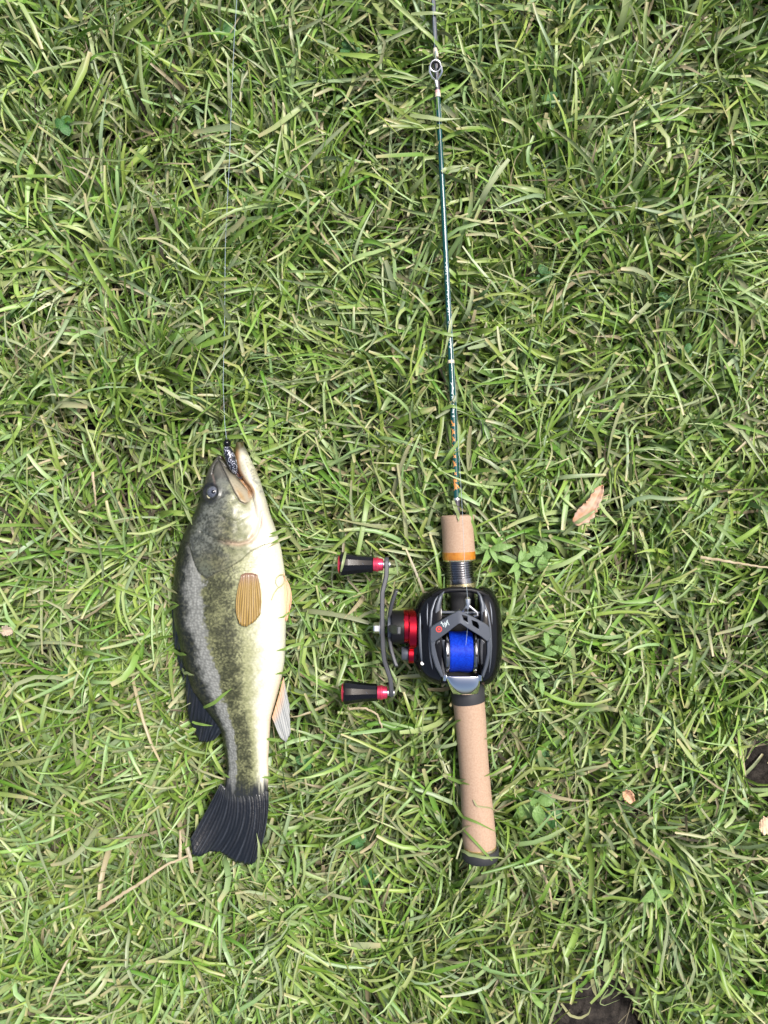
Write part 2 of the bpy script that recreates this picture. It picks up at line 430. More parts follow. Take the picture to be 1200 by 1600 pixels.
# hood
hz = lambda u, v: 0.0480 - 0.000085 * abs(u - 718) - 0.00004 * max(0, v - 975)
hood = plate([(672.5, 981), (681, 974.5), (698, 964.5), (714, 955), (718, 953.6), (722.5, 955.6), (742, 965.5), (761, 976), (765, 980.5), (767, 996), (762, 1003), (752, 995), (735, 984.5), (719.5, 974.3), (716, 975), (699, 988.5), (681, 1001.5), (675, 1005.5), (672, 1000)], hz, 0.0032,
             [[(721.8, 960.6), (730, 963.4), (731, 973), (724.5, 968.6)], [(737, 968.6), (745.5, 972), (748.4, 978.5), (747.6, 983.4), (739, 977.4)]], 'hood', m_satin, reel, 0.0007)
hood['label'] = 'angular grey hood with two openings'
em = MB()
def flat_stroke(mb, pts, w):
    vs = []; f = []
    for i, (u, v) in enumerate(pts):
        a = pts[max(i - 1, 0)]; b = pts[min(i + 1, len(pts) - 1)]; dx, dy = b[0] - a[0], b[1] - a[1]; L = math.hypot(dx, dy) or 1
        for s in (-1, 1): uu, vv = u - dy / L * w * s, v + dx / L * w * s; vs.append(P(uu, vv, hz(uu, vv) + .00012))
        if i: f.append((2 * i - 2, 2 * i - 1, 2 * i + 1, 2 * i))
    mb.add(vs, f)
for s in ([(689.2, 971.2), (691.4, 975.2), (693.6, 979.4)], [(688.6, 974.3), (691, 972.6)], [(691.4, 975.4), (694, 974.2), (695.8, 977.8)], [(694.6, 971.8), (697.2, 976.4)], [(697.4, 976), (698.2, 970.6), (699.2, 968.6)], [(698.4, 970.4), (702, 976.8)], [(695.6, 980.4), (698.4, 974.6)]):
    flat_stroke(em, s, 0.62)
em.build('lettering', m_white, hood, smooth=False)['kind'] = 'stuff'
em = MB(); pts = []
for rr0, rr1 in ((0, 1.7), (3.3, 4.9)):
    n_ = 20; vs = []; f = []
    for j in range(n_):
        q = 2 * math.pi * j / n_
        for r_ in (rr0, rr1):
            uu, vv = 685.8 + r_ * math.cos(q), 983.2 + r_ * math.sin(q); vs.append(P(uu, vv, hz(uu, vv) + .00012))
        k = (j + 1) % n_; f.append((2 * j, 2 * j + 1, 2 * k + 1, 2 * k))
    em.add(vs, f)
em.build('emblem', m_redprint, hood, smooth=False)['label'] = 'round red emblem'
# rails beside the spool
rz = lambda u, v: 0.0432 - 0.00006 * max(0, v - 1000)
plate([(672, 999), (681, 1001), (679.5, 1008), (684, 1028), (692, 1052), (694, 1060), (689, 1058), (680, 1042), (674, 1022)], rz, 0.006, name='rail', m=m_satin, parent=reel, bevel=.0008)
plate([(682, 1001.5), (688, 999), (689, 1020), (694.5, 1044), (697, 1058), (693, 1058), (686, 1036), (681.5, 1010)], lambda u, v: rz(u, v) - .0025, 0.008, name='rail', m=m_arm, parent=reel, bevel=.0008)
plate([(690, 1000), (696, 1000), (697, 1040), (698, 1056), (694.8, 1043)], lambda u, v: rz(u, v) - .006, 0.008, name='rail', m=m_satin, parent=reel, bevel=.0006)
plate([(767, 994), (761, 1003), (761, 1020), (757, 1040), (752, 1056), (756, 1060), (763, 1040), (767.5, 1018)], rz, 0.006, name='rail', m=m_satin, parent=reel, bevel=.0008)
plate([(760, 1003), (751, 997), (750, 1020), (752, 1040), (757, 1036), (760, 1018)], lambda u, v: rz(u, v) - .0025, 0.008, name='rail', m=m_arm, parent=reel, bevel=.0008)
plate([(749.5, 997), (745.5, 998), (745.5, 1030), (749, 1040), (749.5, 1020)], lambda u, v: rz(u, v) - .006, 0.008, name='rail', m=m_satin, parent=reel, bevel=.0006)
# spool
sp = P(721, 1018, 0.0265)
X = lambda u: P(u, 1018, 0.038).x - sp.x
spool = obj('spool', *lathe_x(sp.x, sp.y, sp.z, [(X(696), .006), (X(696), .0152), (X(697.5), .0158), (X(700), .0158), (X(702.5), .0150), (X(702.8), .010), (X(740), .010), (X(740.3), .0150), (X(742.5), .0158), (X(745), .0158), (X(746), .0152), (X(746), .006)], 56), m_gun, reel)
pf = [(X(703), .009)]
nr = 60
for i in range(nr * 4 + 1):
    t = i / (nr * 4)
    pf.append((X(703.2 + 36.6 * t), .0143 + .00016 * math.sin(i * math.pi / 2) + .0002 * math.sin(t * 9 + 1) + .0001 * random.random() - .0004 * (abs(2 * t - 1) ** 6)))
pf.append((X(740), .009))
obj('wound_line', *lathe_x(sp.x, sp.y, sp.z, pf, 56), m_braid, spool, sharp=0)['label'] = 'bright blue braided line on the spool'
for q in (20, 55, 90, 125, 160):
    for u in (699.2, 743.8):
        c = sp + Vector((X(u), math.cos(R(q)) * .0155, math.sin(R(q)) * .0155))
        obj('spool_hole', *tube([c - Vector((0, math.cos(R(q)), math.sin(R(q)))) * .001, c + Vector((0, math.cos(R(q)), math.sin(R(q)))) * .0004], .0009, 8, up=Vector((1, 0, 0))), m_blackm, spool)
# thumb bar
rows = []
for i in range(13):
    t = i / 12
    lft = np.interp(t, [0, .18, .6, 1], [692, 697.5, 702, 707]); rgt = np.interp(t, [0, .18, .6, 1], [753.5, 751, 750, 747])
    vv = 1057 + 27 * t
    z = 0.0375 - 0.0065 * t ** 1.8
    row = []
    for j in range(15):
        s = j / 14 * 2 - 1
        row.append(P(lft + (rgt - lft) * j / 14, vv + 2.5 * (1 - s * s) * t, z - .0022 * s ** 6 - .0004 * s * s + .0006 * math.sin(t * math.pi)))
    rows.append(row)
v_, f_ = rings(rows, closed_u=False)
tb = obj('thumb_bar', v_, f_, m_chrome, reel, sharp=0)['label'] = 'curved chrome thumb bar'
tb = bpy.data.objects['thumb_bar']
md = tb.modifiers.new('thick', 'SOLIDIFY'); md.thickness = 0.0018; md.offset = -1
md = tb.modifiers.new('bevel', 'BEVEL'); md.width = .0005; md.segments = 2
for u in (694.5, 750.5):
    obj('lug', *tube([P(u, 1053.5, .0365), P(u, 1062.5, .035)], [.0016, .0014], 10), m_chrome, tb)
# level-wind line guide
lw = MB()
lz = .041
lw.add(*tube([P(720.5, 957, lz - .003), P(724, 953, lz - .001), P(728.5, 948, lz), P(729.5, 938, lz)], .0008, 8))
lw.add(*tube([P(732.6, 938, lz), P(733.4, 947, lz), P(740, 952.5, lz), P(745.3, 957, lz - .001), P(746.3, 961, lz - .001), P(741, 962.3, lz - .002)], .0008, 8))
lw.build('level_wind', m_silver, reel)['label'] = 'silver forked line guide'
obj('pawl', *tube([P(731, 934.5, lz - .001), P(731, 936.5, lz), P(731, 944, lz), P(731, 951, lz - .001)], [.0013, .0022, .0018, .0011], 12), m_silver, reel)
# gear-side boss, red rings, star drag, crank
cy = P(630, 980, RZ).y
XW = lambda u: P(u, 980, RZ).x
pr_ = px(1, RZ)
def lx(name, u_prof, m, parent=reel, vy=980, seg=40, **kw):
    return obj(name, *lathe_x(0, P(600, vy, RZ).y, RZ, [(XW(u), r * pr_) for u, r in u_prof], seg), m, parent, **kw)
lx('red_ring', [(650.5, 30), (650.5, 31.5), (649.5, 32.3), (639.5, 32.3), (638.2, 31.2), (638, 20)], m_red, vy=984)['label'] = 'broad red anodised ring'
lx('red_ring', [(638.5, 20), (638.3, 25.6), (637.5, 26.3), (631.5, 26.3), (630.5, 25.4), (630.3, 16)], m_red, vy=979)['label'] = 'narrow red anodised collar'
obj('red_housing', *lathe_x(0, P(600, 1022, RZ).y, RZ, [(XW(u), r * pr_) for u, r in [(650.5, 12), (650.3, 14.5), (638.5, 14.5), (637.8, 13.8), (637.5, 6)]], 28), m_red, reel)
obj('tension_knob', *lathe_x(0, P(600, 1021, RZ).y, RZ, [(XW(u), r * pr_) for u, r in [(638, 8), (637.8, 10.5), (628.5, 10.8), (627.3, 10), (627, 3)]], 24), m_satin, reel)
lx('hub', [(631, 17), (630.8, 26), (615, 26.3), (612, 25.6), (611, 23), (610.8, 8)], m_blackm)
for a in range(5):
    q = R(72 * a + 14)
    cs, sn = math.cos(q), math.sin(q)
    pts = []
    rows = []
    for i in range(9):
        t = i / 8; r_ = (14 + 48 * t) * pr_; wd = (4.2 + 2.6 * math.sin(t * 2.6)) * pr_; dx = (608.5 + 11 * t ** 1.7) if a % 2 == 0 else (609.5 + 13 * t ** 1.7)
        c = Vector((P(dx, 980, RZ).x, cy + r_ * cs, RZ + r_ * sn)); w = Vector((0, -sn, cs)) * wd
        th = Vector((1, 0, 0)) * px(2.7)
        rows.append([c - w - th, c + w - th, c + w + th, c - w + th])
    v_, f_ = rings(rows)
    if a == 0: drag = obj('star_drag', *lathe_x(0, cy, RZ, [(XW(u), r * pr_) for u, r in [(612, 8), (612, 19), (606, 19), (605.5, 17), (605.3, 6)]], 30), m_satin, reel)
    if abs(sn) > .75 and sn < 0: continue
    obj('spoke', v_, f_, m_arm, drag, bevel=.0006)
# crank arm: a swept flat bar
AP = [(604, 870.5), (604.2, 885), (603.6, 900), (600.5, 913), (597.6, 925), (597.2, 950), (597.4, 980), (598.4, 1010), (600.5, 1030), (605.5, 1046), (610, 1060), (611.3, 1074), (611.5, 1088.5)]
rows = []
tt = np.linspace(0, len(AP) - 1, 49)
for i, t in enumerate(tt):
    u = np.interp(t, range(len(AP)), [a for a, b in AP]); vv = np.interp(t, range(len(AP)), [b for a, b in AP])
    hw = float(np.interp(t, [0, .4, 1.2, 6, 10.8, 11.6, 12], [.0022, .0042, .0048, .0072, .0048, .0042, .0022]))
    w = px(3.5)
    c = P(u, vv, RZ)
    rows.append([c + Vector((-w, 0, -hw)), c + Vector((w, 0, -hw)), c + Vector((w, 0, hw)), c + Vector((-w, 0, hw))])
arm = obj('crank_arm', *rings(rows), m_arm, reel, bevel=.0007)
lx('crank_nut', [(596, 10), (594.2, 10), (594, 8.6), (585.5, 8.6), (583.5, 7.4), (583.2, 3)], m_silver, vy=981, seg=6, smooth=False)
lx('washer', [(595.6, 6), (595.5, 13), (593.2, 13), (593, 6)], m_silver, vy=981)
# knobs
def knob(v0, u0, u1, lab, cap_r):
    y = P(600, v0, RZ).y
    L = u1 - u0
    pf = [(u1 - 17, 4), (u1 - 17, 11.6), (u1 - 19, 12.6), (u0 + L * .62, 12.8), (u0 + L * .42, 14.2), (u0 + L * .22, 16.6), (u0 + L * .10, 17.8), (u0 + 4.5, 17.6), (u0 + 2.2, 16.2), (u0 + 2.0, 8)]
    k = obj('knob', *lathe_x(0, y, RZ, [(XW(u), r * 1.08 * pr_) for u, r in pf], 12, .85), m_black, reel, sharp=20, bevel=.0007)
    k['label'] = lab
    obj('collar', *lathe_x(0, y, RZ, [(XW(u), r * pr_) for u, r in [(u1 - 17.5, 5), (u1 - 17.4, 10.6), (u1 - 13, 10.8), (u1 - 12.4, 11.6), (u1 - 9.6, 11.6), (u1 - 9, 10.2), (u1 - 2.6, 9.4), (u1 - 1.5, 7), (u1 - 1.4, 3)]], 30), m_pink, k)
    obj('end_cap', *lathe_x(0, y, RZ, [(XW(u), r * pr_) for u, r in [(u0 + 2.6, 13), (u0 + 1.2, 14.6), (u0 - .2, 13.6), (u0 - 1.0, 11), (u0 - 1.2, 3)]], 30), m_pink, k)
    for s in (0.33, 0.56):
        pts = [Vector((XW(u0 + L * (s - .14) + 18 * t), y + px(11 - 20 * t, RZ), RZ + pr_ * 13.2 * .80 + .00035 - .0032 * (2 * t - 1) ** 2)) for t in [i / 8 for i in range(9)]]
        obj('groove_trim', *tube(pts, .0004, 6), m_satin, k)
    obj('spindle_cap', *lathe_x(0, y, RZ, [(XW(u), r * pr_) for u, r in [(u1 - 2, 4), (u1 - 1.8, 5.5), (u1 + 9, 5.2), (u1 + 10, 4.2), (u1 + 10.2, 2)]], 16), m_silver, k)
knob(882, 529, 600.5, 'upper black crank knob with pinkish-red collar', 1)
knob(1082, 534.5, 607, 'lower black crank knob with pinkish-red collar', 1)

# ------------------------------------------------------------------ fish
ZF = 0.006
fish = root('fish', 'largemouth bass lying on its side with open mouth and dark tail', 'fish', P(360, 1000, ZF - 0.021))
LA = np.array([(711, 343), (716, 337), (728, 328), (750, 320), (768, 316), (780, 313), (798, 306), (812, 299), (834, 288), (852, 281), (880, 275), (910, 272), (940, 271), (970, 273), (986, 277), (1033, 287), (1075, 299), (1105, 319), (1138, 344), (1170, 352), (1196, 355), (1222, 352), (1256, 344)], float)
RA = np.array([(711, 345), (716, 350), (724, 357), (737, 366), (750, 378), (765, 391), (780, 402), (800, 417), (824, 430), (844, 436), (860, 440), (880, 443), (900, 446), (960, 447), (1012, 446), (1039, 444), (1065, 439), (1099, 430), (1123, 423), (1157, 421), (1188, 419), (1217, 420), (1256, 417)], float)
HA = np.array([(711, 2), (718, 4.5), (730, 7.5), (768, 12.5), (800, 16), (850, 19.5), (900, 21), (1000, 20), (1060, 17), (1100, 13.5), (1140, 10.5), (1180, 8), (1222, 4.5), (1240, 1.8), (1254, .5)], float)
LB = np.array([(691, 370), (700, 367), (720, 368), (735, 371), (750, 380), (765, 393), (790, 398), (830, 402), (870, 410)], float)
RB = np.array([(691, 378), (700, 384), (712, 389), (736, 401), (760, 409), (780, 415), (800, 420.5), (824, 429.5), (844, 435), (870, 438)], float)
HB = np.array([(691, 3.5), (700, 6), (720, 8), (760, 11), (800, 13), (870, 12)], float)
def smooth_interp(y, T):
    # average of nearby samples rounds the corners of the polyline
    return sum(np.interp(y + dy, T[:, 0], T[:, 1]) for dy in (-6, -3, 0, 3, 6)) / 5
def loft(ys, Lf, Rf, Hf, dz=0.0, nseg=48, ex=2.35):
    rs = []
    for y in ys:
        l, r, h = Lf(y), Rf(y), Hf(y) / 1000
        ring = []
        for j in range(nseg):
            q = 2 * math.pi * j / nseg
            c, s = math.cos(q), math.sin(q)
            cc = math.copysign(abs(c) ** (2 / ex), c); ss = math.copysign(abs(s) ** (2 / 2.0), s)
            p = P((l + r) / 2 + (r - l) / 2 * cc, y, ZF); p.z = ZF + dz + h * ss
            ring.append(p)
        rs.append(ring)
    return rings(rs)
fb = MB()
fb.add(*loft(np.arange(711, 1255, 4), lambda y: smooth_interp(y, LA), lambda y: smooth_interp(y, RA), lambda y: smooth_interp(y, HA)))
fb.add(*loft(np.arange(691, 871, 4), lambda y: smooth_interp(y, LB), lambda y: smooth_interp(y, RB), lambda y: smooth_interp(y, HB)))
fb.add(*loft(np.arange(722, 790, 4), lambda y: np.interp(y, RA[:, 0], RA[:, 1]) - 9, lambda y: np.interp(y, LB[:, 0], LB[:, 1]) + 8, lambda y: 4.0, dz=-0.002))
tmp = fb.build('tmp', None, None)
md = tmp.modifiers.new('r', 'REMESH'); md.mode = 'VOXEL'; md.voxel_size = 0.00075
md = tmp.modifiers.new('s', 'SMOOTH'); md.factor = 0.5; md.iterations = 5
bpy.context.view_layer.update()
me = bpy.data.meshes.new_from_object(tmp.evaluated_get(bpy.context.evaluated_depsgraph_get()))
bpy.data.objects.remove(tmp, do_unlink=True)
me.name = 'body'
N = len(me.vertices)
co = np.empty(N * 3, np.float32); me.vertices.foreach_get('co', co); co = co.reshape(-1, 3).astype(float)
U = co[:, 0] * F / (CAMZ - ZF) + 600; V = 800 - co[:, 1] * F / (CAMZ - ZF)
top = np.clip((co[:, 2] - ZF) / 0.004, -1, 1)
def seg_dist(pts):
    """distance to a polyline and signed side (positive = below/right of it along its run)"""
    best = np.full(N, 1e9); side = np.zeros(N)
    for (x0, y0), (x1, y1) in zip(pts[:-1], pts[1:]):
        dx, dy = x1 - x0, y1 - y0; L2 = dx * dx + dy * dy
        t = np.clip(((U - x0) * dx + (V - y0) * dy) / L2, 0, 1)
        d_ = np.hypot(U - x0 - t * dx, V - y0 - t * dy)
        s = np.sign(dx * (V - y0) - dy * (U - x0))
        m_ = d_ < best; best[m_] = d_[m_]; side[m_] = s[m_]
    return best, side
def inside(poly):
    c = np.zeros(N, bool); j = len(poly) - 1
    for i in range(len(poly)):
        xi, yi = poly[i]; xj, yj = poly[j]
        hit = ((yi > V) != (yj > V)) & (U < (xj - xi) * (V - yi) / (yj - yi + 1e-9) + xi)
        c ^= hit; j = i
    return c
upm = np.clip(top, 0, 1)
# relief: gill cover edge, cheek groove, jaw plate, eye socket, nostril
OP = [(302, 846), (308, 862), (313, 877), (320, 890), (332, 900), (338, 897), (350, 890), (368, 883), (384, 873), (400, 858), (416, 850), (434, 845)]
d_op, s_op = seg_dist(OP)
headside = np.where(s_op < 0, 1.0, 0.0)
op_in = inside([(250, 846)] + OP[:1] + OP + [(470, 840), (470, 660), (250, 660)])
dz = np.where(op_in, 0.0013 * np.exp(-np.maximum(d_op - 1.0, 0) / 16), -0.0007 * np.exp(-d_op / 3))
PRE = [(322, 830), (338, 838), (360, 846), (382, 848.5), (396, 845), (406, 834), (411, 818), (413, 800)]
d_pre, _ = seg_dist(PRE)
dz -= 0.0010 * np.exp(-(d_pre / 1.7) ** 2)
dz += 0.0007 * np.exp(-((d_pre - 7) / 6) ** 2)
SUB = [(330, 790), (345, 800), (362, 812), (378, 815), (392, 806)]
d_sub, _ = seg_dist(SUB); dz -= 0.0004 * np.exp(-(d_sub / 3) ** 2)
MX = [(342, 716), (352, 719), (360, 726), (372, 741), (392, 762), (398, 773), (395, 784), (388, 788), (380, 784), (370, 768), (360, 749), (350, 731)]
d_mx, _ = seg_dist(MX + MX[:1]); in_mx = inside(MX)
dz += np.where(in_mx, 0.0014 * np.clip(d_mx / 2.0, 0, 1), -0.0009 * np.exp(-(d_mx / 1.8) ** 2))
LIP = [(345, 718), (362, 731), (376, 747), (394, 766)]
d_lip, _ = seg_dist(LIP); dz += np.where(in_mx, 0.0010 * np.exp(-(d_lip / 2.2) ** 2) - .0006 * np.exp(-((d_lip - 3.4) / 1.2) ** 2), 0)
EX, EY = 333.5, 769.5
de = np.hypot(U - EX, V - EY)
dz += 0.0011 * np.exp(-((de - 14) / 3.0) ** 2) - 0.0016 * np.exp(-(de / 9) ** 4)
NOS = [(335, 742), (337, 730), (341, 722)]
d_no, _ = seg_dist(NOS); dz -= 0.0009 * np.exp(-(d_no / 1.8) ** 2)
NOS2 = [(336, 742), (340, 754), (344, 764)]
d_no2, _ = seg_dist(NOS2); dz -= 0.0005 * np.exp(-(d_no2 / 1.5) ** 2)
dz += 0.0006 * (vnoise(U / 9, V / 9, 21) - .5) * sstep(900, 860, V)
dz += 0.0012 * (vnoise(U / 40, V / 60, 22) - .5)
co[:, 2] += dz * upm
me.vertices.foreach_set('co', co.astype(np.float32).ravel())
# colouring of the skin and its sheen
l_ = np.interp(V, LA[:, 0], LA[:, 1]); r_ = np.interp(V, RA[:, 0], RA[:, 1]); T = np.clip((U - l_) / np.maximum(r_ - l_, 4), 0, 1)
C = lambda *c: np.array(c, float)[None, :]
mix = lambda a, b, t: a * (1 - t[:, None]) + b * t[:, None]
nz = vnoise(U / 5, V / 5, 31); nf = vnoise(U / 2.2, V / 2.2, 32); nl = vnoise(U / 14, V / 14, 33); nst = vnoise(U / 1.8, V / 7, 34)
jag = 0.045 * (nz - .5) + 0.03 * (nf - .5) + 0.05 * (nl - .5)
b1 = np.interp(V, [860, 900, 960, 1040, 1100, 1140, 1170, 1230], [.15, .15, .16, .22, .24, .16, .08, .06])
b2 = np.interp(V, [860, 900, 960, 1000, 1040, 1100, 1140, 1170, 1230], [.33, .31, .30, .34, .37, .39, .33, .29, .26])
b3 = np.interp(V, [860, 960, 1040, 1100, 1170, 1230], [.55, .57, .58, .58, .60, .62])
back = mix(C(.020, .022, .016), C(.060, .062, .034), sstep(.45, .8, nf))
grey = mix(C(.26, .27, .245), C(.40, .41, .38), nst)  # pale band: silvery scale sheen painted into the skin colour
lat = mix(C(.065, .070, .030), C(.26, .27, .13), sstep(.30, .75, .55 * nf + .45 * nl))
pale = mix(C(.33, .35, .17), C(.46, .47, .26), nf)
white = C(.70, .69, .55) * np.ones((N, 1))
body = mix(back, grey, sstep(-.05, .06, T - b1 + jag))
body = mix(body, lat, sstep(-.012, .02, T - b2 + jag))
body = mix(body, pale, sstep(-.06, .10, T - b3 + jag * 1.5))
body = mix(body, white, sstep(.68, .86, T + jag))
# orange-pink tinge of the rear belly edge
body = mix(body, C(.62, .40, .24) * np.ones((N, 1)), .45 * sstep(.93, 1.0, T) * sstep(1030, 1080, V))
# head
hg = mix(C(.045, .052, .044), C(.19, .205, .175), sstep(.25, .75, .5 * nf + .5 * nl))
ch = mix(C(.25, .27, .13), C(.42, .43, .26), nz)
ol = mix(C(.06, .064, .024), C(.21, .205, .10), sstep(.3, .7, nf * .6 + nz * .4))
T2 = (U - l_) / np.maximum(np.interp(V, RB[:, 0], RB[:, 1], right=440) - l_, 10)
T2 = np.where(V > 860, T, T2)
head = mix(hg, ch, sstep(.42, .62, T2 + jag * 2))
head = mix(head, ol, .8 * np.exp(-(((U - 362) / 18) ** 2 + ((V - 830) / 26) ** 2)))
head = mix(head, ol, .85 * np.exp(-(((U - 345) / 28) ** 2 + ((V - 878) / 16) ** 2)))
head = mix(head, C(.12, .14, .10) * np.ones((N, 1)), .8 * np.exp(-(((U - 330) / 12) ** 2 + ((V - 885) / 12) ** 2)))
head = mix(head, white, sstep(.68, .86, T2 + jag))
head = mix(head, C(.70, .42, .36) * np.ones((N, 1)), .6 * np.exp(-(((U - 408) / 9) ** 2 + ((V - 815) / 26) ** 2)))
head = mix(head, C(.66, .40, .33) * np.ones((N, 1)), .45 * np.exp(-(d_pre / 4) ** 2) * sstep(345, 375, U))
head = mix(head, C(.022, .024, .02) * np.ones((N, 1)), .9 * sstep(.22, .05, T2 + jag))
head = mix(head, C(.10, .095, .075) * np.ones((N, 1)), .85 * sstep(756, 735, V) * sstep(.66, .5, T2))
head = mix(head, C(.20, .19, .14) * np.ones((N, 1)), sstep(0, 2, np.where(in_mx, d_mx, 0)) * .55)
head = mix(head, C(.46, .40, .29) * np.ones((N, 1)), np.where(in_mx, sstep(732, 762, V), 0) * .85)
head = mix(head, C(.07, .06, .045) * np.ones((N, 1)), np.where(in_mx, .7 * np.exp(-((d_lip - 3.2) / 1.2) ** 2), 0))
head = mix(head, C(.42, .25, .07) * np.ones((N, 1)), .8 * np.exp(-(((U - 381 - (V - 775) * .6) / 4) ** 2 + ((V - 775) / 10) ** 2)))
head = mix(head, C(.05, .045, .04) * np.ones((N, 1)), .75 * np.exp(-(d_mx / 1.3) ** 2) * sstep(395, 385, U))
head = mix(head, C(.02, .018, .018) * np.ones((N, 1)), .8 * np.exp(-(d_no / 1.8) ** 2))
head = mix(head, C(.42, .30, .26) * np.ones((N, 1)), .5 * np.exp(-(d_no2 / 1.3) ** 2))
lbx = np.interp(V, LB[:, 0], LB[:, 1])
jaw = (U > lbx - 4) & (V < 780)
jw = mix(C(.52, .50, .34), C(.62, .62, .52), nz); jw = mix(jw, C(.48, .27, .13) * np.ones((N, 1)), sstep(12, 5, U - lbx)); jw = mix(jw, C(.10, .085, .03) * np.ones((N, 1)), sstep(712, 698, V))
jw = mix(jw, C(.28, .29, .27) * np.ones((N, 1)), .55 * sstep(.55, .8, nf) * sstep(10, 16, U - lbx))
head = np.where(jaw[:, None], mix(head, jw, sstep(785, 765, V)), head)
mouth = (co[:, 2] < ZF + .0035) & (V < 775) & (U > np.interp(V, RA[:, 0], RA[:, 1]) - 2) & (U < lbx + 1)
head[mouth] = (.16, .06, .045)
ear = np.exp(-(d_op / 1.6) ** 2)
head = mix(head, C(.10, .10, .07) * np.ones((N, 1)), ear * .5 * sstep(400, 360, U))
head = mix(head, C(.020, .020, .022) * np.ones((N, 1)), .9 * np.exp(-((de - 12.5) / 4.0) ** 2))
cols = np.where(op_in[:, None], head, body)
cols = mix(cols, C(.30, .28, .20) * np.ones((N, 1)), np.where(op_in, 0, .4 * np.exp(-(d_op / 2.2) ** 2)))
# dusky tail root
cols = mix(cols, C(.03, .033, .035) * np.ones((N, 1)), sstep(1206, 1240, V + 26 * (vnoise(U / 1.6, V / 22, 36) - .5)))
# spine edge stays nearly black, as on the living fish
cols = mix(cols, C(.010, .011, .009) * np.ones((N, 1)), sstep(.10, .02, T) * sstep(800, 860, V))
cols = cols * (0.62 + .38 * sstep(.25, .9, cols.max(1)))[:, None]
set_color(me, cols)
at = me.attributes.new('scale_uv', 'FLOAT_VECTOR', 'POINT')
arc = np.arcsin(np.clip(T * 2 - 1, -1, 1)) / math.pi + .5
msk = np.interp(T, [0, .25, .5, .75, 1], [1, .8, .75, .3, .2]) * np.where(op_in, 0.12 * sstep(.3, .6, T2), sstep(0, 10, d_op)) * sstep(1240, 1215, V)
suv = np.stack([arc * np.interp(V, [860, 1000, 1100, 1200, 1240], [50, 50, 34, 22, 20]), V / 4.1, msk], -1).astype(np.float32)
at.data.foreach_set('vector', suv.ravel())

spk = np.where(op_in, sstep(.80, .45, T2) * sstep(735, 790, V), sstep(-.02, .06, T - b2) * sstep(.14, .0, T - b3) * .9)
me.attributes.new('speckle', 'FLOAT', 'POINT').data.foreach_set('value', spk.astype(np.float32))
def skin_material():
    m = bpy.data.materials.new('fish_skin'); m.use_nodes = True
    nt = m.node_tree; b = nt.nodes['Principled BSDF']; L = nt.links.new
    ca = nt.nodes.new('ShaderNodeAttribute'); ca.attribute_name = 'Col'
    sa = nt.nodes.new('ShaderNodeAttribute'); sa.attribute_name = 'scale_uv'
    sep = nt.nodes.new('ShaderNodeSeparateXYZ'); L(sa.outputs['Vector'], sep.inputs[0])
    vo = nt.nodes.new('ShaderNodeTexVoronoi'); vo.voronoi_dimensions = '2D'; vo.inputs['Scale'].default_value = 1.0; vo.inputs['Randomness'].default_value = 0.75
    L(sa.outputs['Vector'], vo.inputs['Vector'])
    mr = nt.nodes.new('ShaderNodeMapRange'); mr.inputs[1].default_value = 0.15; mr.inputs[2].default_value = 0.62; mr.inputs[3].default_value = 1.16; mr.inputs[4].default_value = 0.68
    L(vo.outputs['Distance'], mr.inputs[0])
    mx = nt.nodes.new('ShaderNodeMix'); mx.data_type = 'FLOAT'; mx.inputs[2].default_value = 1.0
    L(sep.outputs['Z'], mx.inputs[0]); L(mr.outputs[0], mx.inputs[3])
    mul = nt.nodes.new('ShaderNodeVectorMath'); mul.operation = 'SCALE'
    L(ca.outputs['Color'], mul.inputs[0]); L(mx.outputs[0], mul.inputs['Scale'])
    fa = nt.nodes.new('ShaderNodeAttribute'); fa.attribute_name = 'speckle'
    tn = nt.nodes.new('ShaderNodeTexCoord'); sn = nt.nodes.new('ShaderNodeTexNoise'); sn.inputs['Scale'].default_value = 620; sn.inputs['Detail'].default_value = 3
    L(tn.outputs['Object'], sn.inputs['Vector'])
    sr = nt.nodes.new('ShaderNodeMapRange'); sr.inputs[1].default_value = 0.52; sr.inputs[2].default_value = 0.62; sr.inputs[3].default_value = 0.0; sr.inputs[4].default_value = 0.72
    L(sn.outputs[0], sr.inputs[0])
    sm_ = nt.nodes.new('ShaderNodeMath'); sm_.operation = 'MULTIPLY'; L(sr.outputs[0], sm_.inputs[0]); L(fa.outputs['Fac'], sm_.inputs[1])
    dm = nt.nodes.new('ShaderNodeMix'); dm.data_type = 'RGBA'; dm.inputs[7].default_value = (.022, .024, .012, 1)
    L(sm_.outputs[0], dm.inputs[0]); L(mul.outputs[0], dm.inputs[6]); L(dm.outputs[2], b.inputs['Base Color'])
    hm = nt.nodes.new('ShaderNodeMath'); hm.operation = 'MULTIPLY'; L(vo.outputs['Distance'], hm.inputs[0]); L(sep.outputs['Z'], hm.inputs[1])
    bp = nt.nodes.new('ShaderNodeBump'); bp.invert = True; bp.inputs['Strength'].default_value = 0.40; bp.inputs['Distance'].default_value = 0.0005
    L(hm.outputs[0], bp.inputs['Height'])
    tc = nt.nodes.new('ShaderNodeTexCoord'); nn = nt.nodes.new('ShaderNodeTexNoise'); nn.inputs['Scale'].default_value = 700; L(tc.outputs['Object'], nn.inputs['Vector'])
    bp2 = nt.nodes.new('ShaderNodeBump'); bp2.inputs['Strength'].default_value = 0.25; bp2.inputs['Distance'].default_value = 0.0004
    L(nn.outputs[0], bp2.inputs['Height']); L(bp.outputs[0], bp2.inputs['Normal']); L(bp2.outputs[0], b.inputs['Normal'])
    b.inputs['Roughness'].default_value = 0.36; b.inputs['Specular IOR Level'].default_value = 0.5
    b.inputs['Coat Weight'].default_value = 0.12; b.inputs['Coat Roughness'].default_value = 0.18
    b.inputs['Subsurface Weight'].default_value = 0.0
    return m
m_skin = skin_material()
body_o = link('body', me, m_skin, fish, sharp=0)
fishtree = tree_of([body_o])
